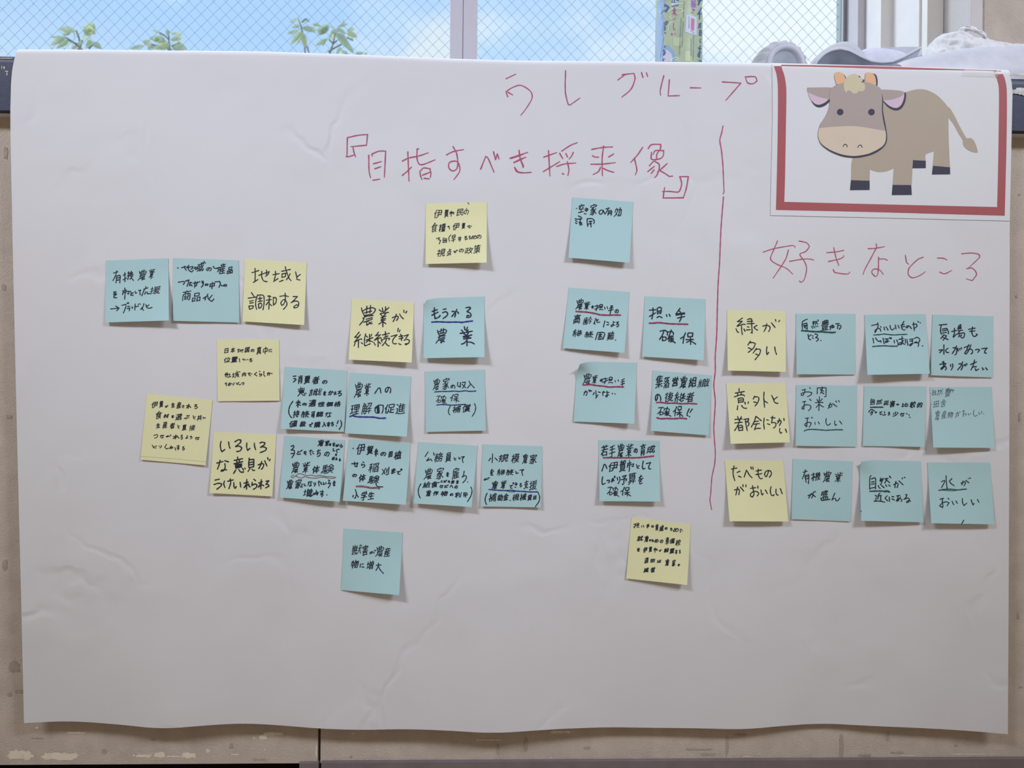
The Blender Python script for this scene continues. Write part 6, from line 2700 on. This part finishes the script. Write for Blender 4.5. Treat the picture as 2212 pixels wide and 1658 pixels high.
def brimmed_hat():
    edge2 = [(1752, 160), (1757, 146), (1765, 132), (1780, 117), (1796, 109), (1815, 106), (1835, 110), (1858, 122), (1882, 133), (1905, 136), (1928, 134), (1952, 124), (1975, 111), (1989, 103)]
    yf = 0.056
    E2 = resample([(p[0], p[1], 0) for p in edge2], 46)
    E = [at(p.x, p.y, yf + .006 * math.sin(i * .12)) for i, p in enumerate(E2)]
    base = at(1850, 130, yf)
    root = empty('brimmed_hat', (base.x, yf + .03, ZL))
    tag(root, 'grey brimmed hat with piped edge slumped on the ledge between gathered hat and plastic bag', 'hat')
    obj('piping', tube(E, .0017, 8), M_PIPE, root, smooth=True)
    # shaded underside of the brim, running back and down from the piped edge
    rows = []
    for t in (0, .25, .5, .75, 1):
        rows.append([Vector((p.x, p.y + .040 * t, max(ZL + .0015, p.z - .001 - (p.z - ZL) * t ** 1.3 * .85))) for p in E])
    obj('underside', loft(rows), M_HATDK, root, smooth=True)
    # crown: cloth folded up behind the edge
    top2 = resample([(p[0], p[1], 0) for p in [(1741, 152), (1755, 130), (1775, 111), (1795, 97.5), (1815, 90), (1832, 89.5), (1848, 95), (1860, 107), (1872, 121), (1886, 134)]], 40)
    ed2 = resample([(p[0], p[1], 0) for p in edge2[:9]], 40)
    rows = []
    for j in range(13):
        t = j / 12
        r = []
        for i in range(40):
            p = ed2[i].lerp(top2[i], t)
            fold = 2.2 * math.sin(t * math.pi * 3.0 + i * .05) * math.sin(math.pi * t) * min(1, i / 10)
            y = yf + .006 * math.sin(i * .12) + .001 + .030 * t - .0012 * fold
            q = at(p.x, p.y, y)
            r.append(q)
        rows.append(r)
    last = rows[-1]
    for t in (.3, .65, 1.0):
        rows.append([Vector((p.x, p.y + .028 * t, ZL + .002 + (p.z - ZL) * (1 - t ** 1.5))) for p in last])
    obj('crown', loft(rows), M_HAT, root, smooth=True)
    # pale lining bulging out of the fold
    lump = resample([(p[0], p[1], 0) for p in [(1846, 122), (1856, 112), (1868, 106), (1888, 103), (1910, 105), (1932, 109), (1946, 114), (1956, 124), (1962, 140)]], 30)
    rows = []
    crest = [at(p.x, p.y, .092) for p in lump]
    for t in (0, .2, .4, .6, .8, 1.0):
        rows.append([Vector((q.x, q.y - .028 * math.cos(t * math.pi / 2) , ZL + .002 + (q.z - ZL - .002) * math.sin(t * math.pi / 2))) for q in crest])
    for t in (.4, .8, 1.0):
        rows.append([Vector((q.x, q.y + .03 * t, ZL + .002 + (q.z - ZL - .002) * (1 - t * t))) for q in crest])
    obj('lining', loft(rows), M_LIN2, root, smooth=True)
    # ribbed mesh band at the back
    mb = resample([(p[0], p[1], 0) for p in [(1860, 109), (1885, 105), (1920, 102), (1955, 100.5), (1992, 101)]], 60)
    rows = []
    for t in (0, .35, .7, 1.0):
        rows.append([Vector((q.x, q.y - .010 * t + .0008 * (i % 2), q.z - (q.z - ZL - .002) * t)) for i, q in enumerate([at(p.x, p.y, .122) for p in mb])])
    obj('mesh_band', loft(rows), M_MESH, root, smooth=True)
brimmed_hat()

def plastic_bag():
    top = [(1992, 150), (1996, 128), (1999, 112), (2006, 98), (2020, 85), (2033, 77), (2050, 73), (2068, 72), (2084, 76), (2098, 85), (2120, 87), (2140, 91), (2165, 97), (2200, 100), (2240, 99), (2280, 108)]
    T2 = resample([(p[0], p[1], 0) for p in top], 130)
    crest = [at(p.x, p.y, .098) for p in T2]
    root = empty('plastic_bag', (at(2080, 100, .08).x, .08, ZL))
    tag(root, 'crumpled white plastic carrier bag with one handle standing up at the ledge end', 'bag')
    rows = []
    def crump(q, amp):
        v = q * 55
        n = noise.noise_vector(v) * .6 + noise.noise_vector(v * 2.3) * .4
        r = abs(noise.noise(q * 60)) - .25
        r2 = abs(noise.noise(Vector((q.x * 150, q.y * 60, q.z * 70))))
        p = q + Vector((n.x * amp * .5, n.y * amp - r * amp * 1.5 - r2 * amp * .9, n.z * amp * .3 + r * amp * .4))
        p.z = max(p.z, ZL + .001)
        return p
    nrow = 44
    for j in range(nrow + 1):
        t = j / nrow
        r = []
        for q in crest:
            y = q.y - .036 * math.cos(t * math.pi / 2)
            z = ZL + .001 + (q.z - ZL) * math.sin(t * math.pi / 2) ** .9
            r.append(crump(Vector((q.x, y, z)), 0.0062 * (.25 + .75 * math.sin(math.pi * min(1, t * .9 + .05)))))
        rows.append(r)
    for t in (.2, .4, .6, .8, 1.0):
        rows.append([crump(Vector((q.x, q.y + .012 * math.sin(t * math.pi / 2), ZL + .001 + (q.z - ZL) * math.cos(t * math.pi / 2))), .004) for q in crest])
    obj('bag_body', loft(rows), M_BAG, root, smooth=True)
    # knotted handle standing up
    A = resample([(p[0], p[1], 0) for p in [(2060, 82), (2072, 70), (2082, 62.5), (2096, 62), (2112, 67), (2124, 75), (2131, 84), (2137, 96)]], 26)
    wid = [2.5, 4, 5, 5, 5.5, 5, 5, 4.5, 3]
    rows = []
    for i, p in enumerate(A):
        t = (A[min(i + 1, 25)] - A[max(0, i - 1)]).normalized()
        n = Vector((t.y, -t.x, 0))
        w = wid[int(i / 26 * 9)]
        r = []
        for j in range(7):
            s = j / 6 * 2 - 1
            pp = p + n * (w * s)
            r.append(at(pp.x, pp.y, .090 + .004 * abs(s) + .0016 * math.sin(i * 1.1 + j * 2.1)))
        rows.append(r)
    ho = obj('handle', loft(rows), M_BAG, root, smooth=True)
    so = ho.modifiers.new('thickness', 'SOLIDIFY'); so.thickness = .0006
plastic_bag()

def white_sheet():
    top = [(1924, 146), (1945, 137), (1970, 129.5), (2000, 123.5), (2035, 115.5), (2070, 110), (2110, 107), (2160, 105), (2212, 103.5), (2290, 100)]
    T2 = resample([(p[0], p[1], 0) for p in top], 70)
    crest = [at(p.x, p.y, .030) for p in T2]
    rows = []
    for j in range(15):
        t = j / 14
        r = []
        for i, q in enumerate(crest):
            y = q.y - .034 * math.cos(t * math.pi / 2)
            z = ZL + .001 + (q.z - ZL) * math.sin(t * math.pi / 2)
            w = .0022 * math.sin(math.pi * t) * noise.noise(Vector((q.x * 14, t * 2.5, 1.0)))
            r.append(Vector((q.x, y + w, max(ZL + .001, z + w * .5))))
        rows.append(r)
    for t in (.3, .6, 1.0):
        rows.append([Vector((q.x, q.y + .012 * t, ZL + .001 + (q.z - ZL) * (1 - t * t))) for q in crest])
    o = obj('white_sheet', loft(rows), M_SHEET, None, smooth=True)
    tag(o, 'smooth white folded sheet lying on the ledge end in front of the plastic bag', 'folded sheet')
white_sheet()

# ------------------------------------------------------------------ shrubs outside the window
def leaf_mesh(b, tip, w, bend, rngl):
    """b, tip: world points; lens-shaped blade creased along its midrib"""
    ax = tip - b
    n = Vector((0, -1, 0))
    side = ax.cross(n).normalized()
    rows = []
    for i in range(9):
        t = i / 8
        hw = w * .5 * (math.sin(math.pi * t ** .8) ** .8 if 0 < t < 1 else 0.02)
        c = b + ax * t + Vector((0, 1, 0)) * (bend * math.sin(math.pi * t)) + Vector((0, 0, 1)) * (bend * .6 * math.sin(math.pi * t))
        rows.append([c + side * (hw * s) + Vector((0, -1, 0)) * (hw * .35 * abs(s)) for s in (-1, -.5, 0, .5, 1)])
    return loft(rows)

def shrub(label, ox, oy, sc, yd, leaves, stems, trunk):
    base = at(*[ox + trunk[0] / sc, oy + trunk[1] / sc], yd)
    root = empty('shrub', (base.x, yd, 0.0))
    tag(root, label, 'shrub', 'leafy shrubs outside the window')
    rg = random.Random(int(ox))
    for k, (x0, y0, x1, y1, w) in enumerate(leaves):
        dy = rg.uniform(-.05, .05)
        a = at(ox + x0 / sc, oy + y0 / sc, yd + dy * .3); b = at(ox + x1 / sc, oy + y1 / sc, yd + dy)
        ww = w / sc * (a - CAM).dot(FWD) / FPX * 1.1
        obj('leaf', leaf_mesh(a, b, ww, ww * rg.uniform(.05, .3), rg), M_LEAF2 if rg.random() < .35 else M_LEAF, root, smooth=True)
    for s in stems:
        pts = [at(ox + s[i] / sc, oy + s[i + 1] / sc, yd + .01) for i in range(0, len(s), 2)]
        obj('stem', tube(resample(pts, 10), .0022, 6), M_STEM, root, smooth=True)
    pts = [base, Vector((base.x + .02, yd + .01, base.z * .6)), Vector((base.x, yd, 0.0))]
    obj('trunk', tube(resample(pts, 14), .006, 8), M_STEM, root, smooth=True)

shrub('shrub with long lobed leaves outside the window, the widest one left of the window stile', 600, 20, 9.217, 1.10,
      [(400, 205, 230, 265, 80), (430, 430, 180, 490, 75), (440, 330, 270, 365, 70), (470, 440, 255, 710, 95), (470, 480, 370, 720, 80), (480, 460, 570, 790, 105),
       (560, 250, 640, 205, 45), (480, 360, 760, 460, 100), (620, 350, 810, 430, 60), (690, 295, 860, 340, 55), (810, 520, 1000, 300, 150), (860, 500, 1020, 330, 120), (1150, 440, 1010, 600, 120), (1010, 330, 1150, 390, 60),
       (1140, 470, 1530, 890, 120), (1200, 470, 1420, 720, 110), (1330, 360, 1300, 200, 40), (1180, 360, 1410, 290, 50), (1380, 430, 1540, 400, 90), (1370, 470, 1590, 560, 100), (1450, 520, 1510, 620, 80),
       (1000, 590, 740, 730, 75), (940, 590, 895, 740, 70), (1160, 900, 1270, 780, 110), (1400, 900, 1250, 830, 70), (1540, 890, 1720, 880, 70), (1730, 910, 1780, 860, 50), (1880, 900, 1870, 850, 30), (430, 300, 410, 170, 50), (1060, 470, 1240, 420, 90), (1180, 380, 1360, 500, 70)],
      [(410, 190, 450, 300, 500, 480, 530, 700, 548, 880), (480, 260, 560, 190, 620, 240), (1150, 450, 1100, 690, 1060, 820, 1030, 900), (1280, 690, 1080, 800, 1000, 850), (1020, 600, 1105, 690), (590, 740, 620, 860), (1180, 620, 1105, 690), (1500, 620, 1380, 560)],
      (1040, 900))
shrub('leftmost leafy shrub outside the window, rounder leaves above the poster corner', 90, 30, 6.703, 0.95,
      [(500, 245, 245, 220, 90), (430, 240, 300, 310, 90), (330, 340, 110, 335, 34), (345, 345, 120, 460, 75), (400, 385, 210, 500, 75), (430, 440, 320, 470, 40), (480, 270, 470, 360, 45), (770, 250, 580, 185, 80), (760, 230, 660, 130, 90),
       (600, 240, 790, 290, 90), (620, 270, 740, 310, 90), (740, 325, 860, 348, 22), (590, 300, 710, 390, 100), (540, 470, 570, 390, 60), (640, 450, 750, 420, 90), (740, 420, 870, 505, 80), (430, 505, 520, 470, 50), (640, 500, 720, 460, 60), (690, 270, 770, 170, 90)],
      [(500, 240, 540, 340, 560, 490), (340, 340, 430, 390, 540, 480), (400, 385, 520, 440), (760, 420, 680, 500), (590, 380, 560, 480)], (560, 500))
shrub('small leafy shrub outside the window between the other two shrubs', 90, 30, 6.703, 1.0,
      [(1710, 275, 1595, 235, 38), (1840, 310, 1805, 225, 55), (1800, 400, 1550, 350, 95), (1860, 375, 2030, 365, 55), (1930, 290, 2030, 370, 110), (1490, 475, 1270, 505, 62), (1590, 440, 1460, 395, 75), (1610, 470, 1500, 450, 60),
       (1860, 450, 1620, 505, 110), (1810, 430, 1750, 490, 100), (1890, 490, 2110, 510, 110), (1950, 400, 2090, 500, 70), (1890, 300, 1960, 270, 50), (1700, 350, 1640, 400, 60), (1530, 510, 1640, 480, 60)],
      [(1700, 270, 1790, 320, 1840, 370, 1855, 500), (1840, 310, 1845, 370), (1590, 440, 1720, 480, 1830, 500), (2000, 420, 1880, 470)], (1855, 510))
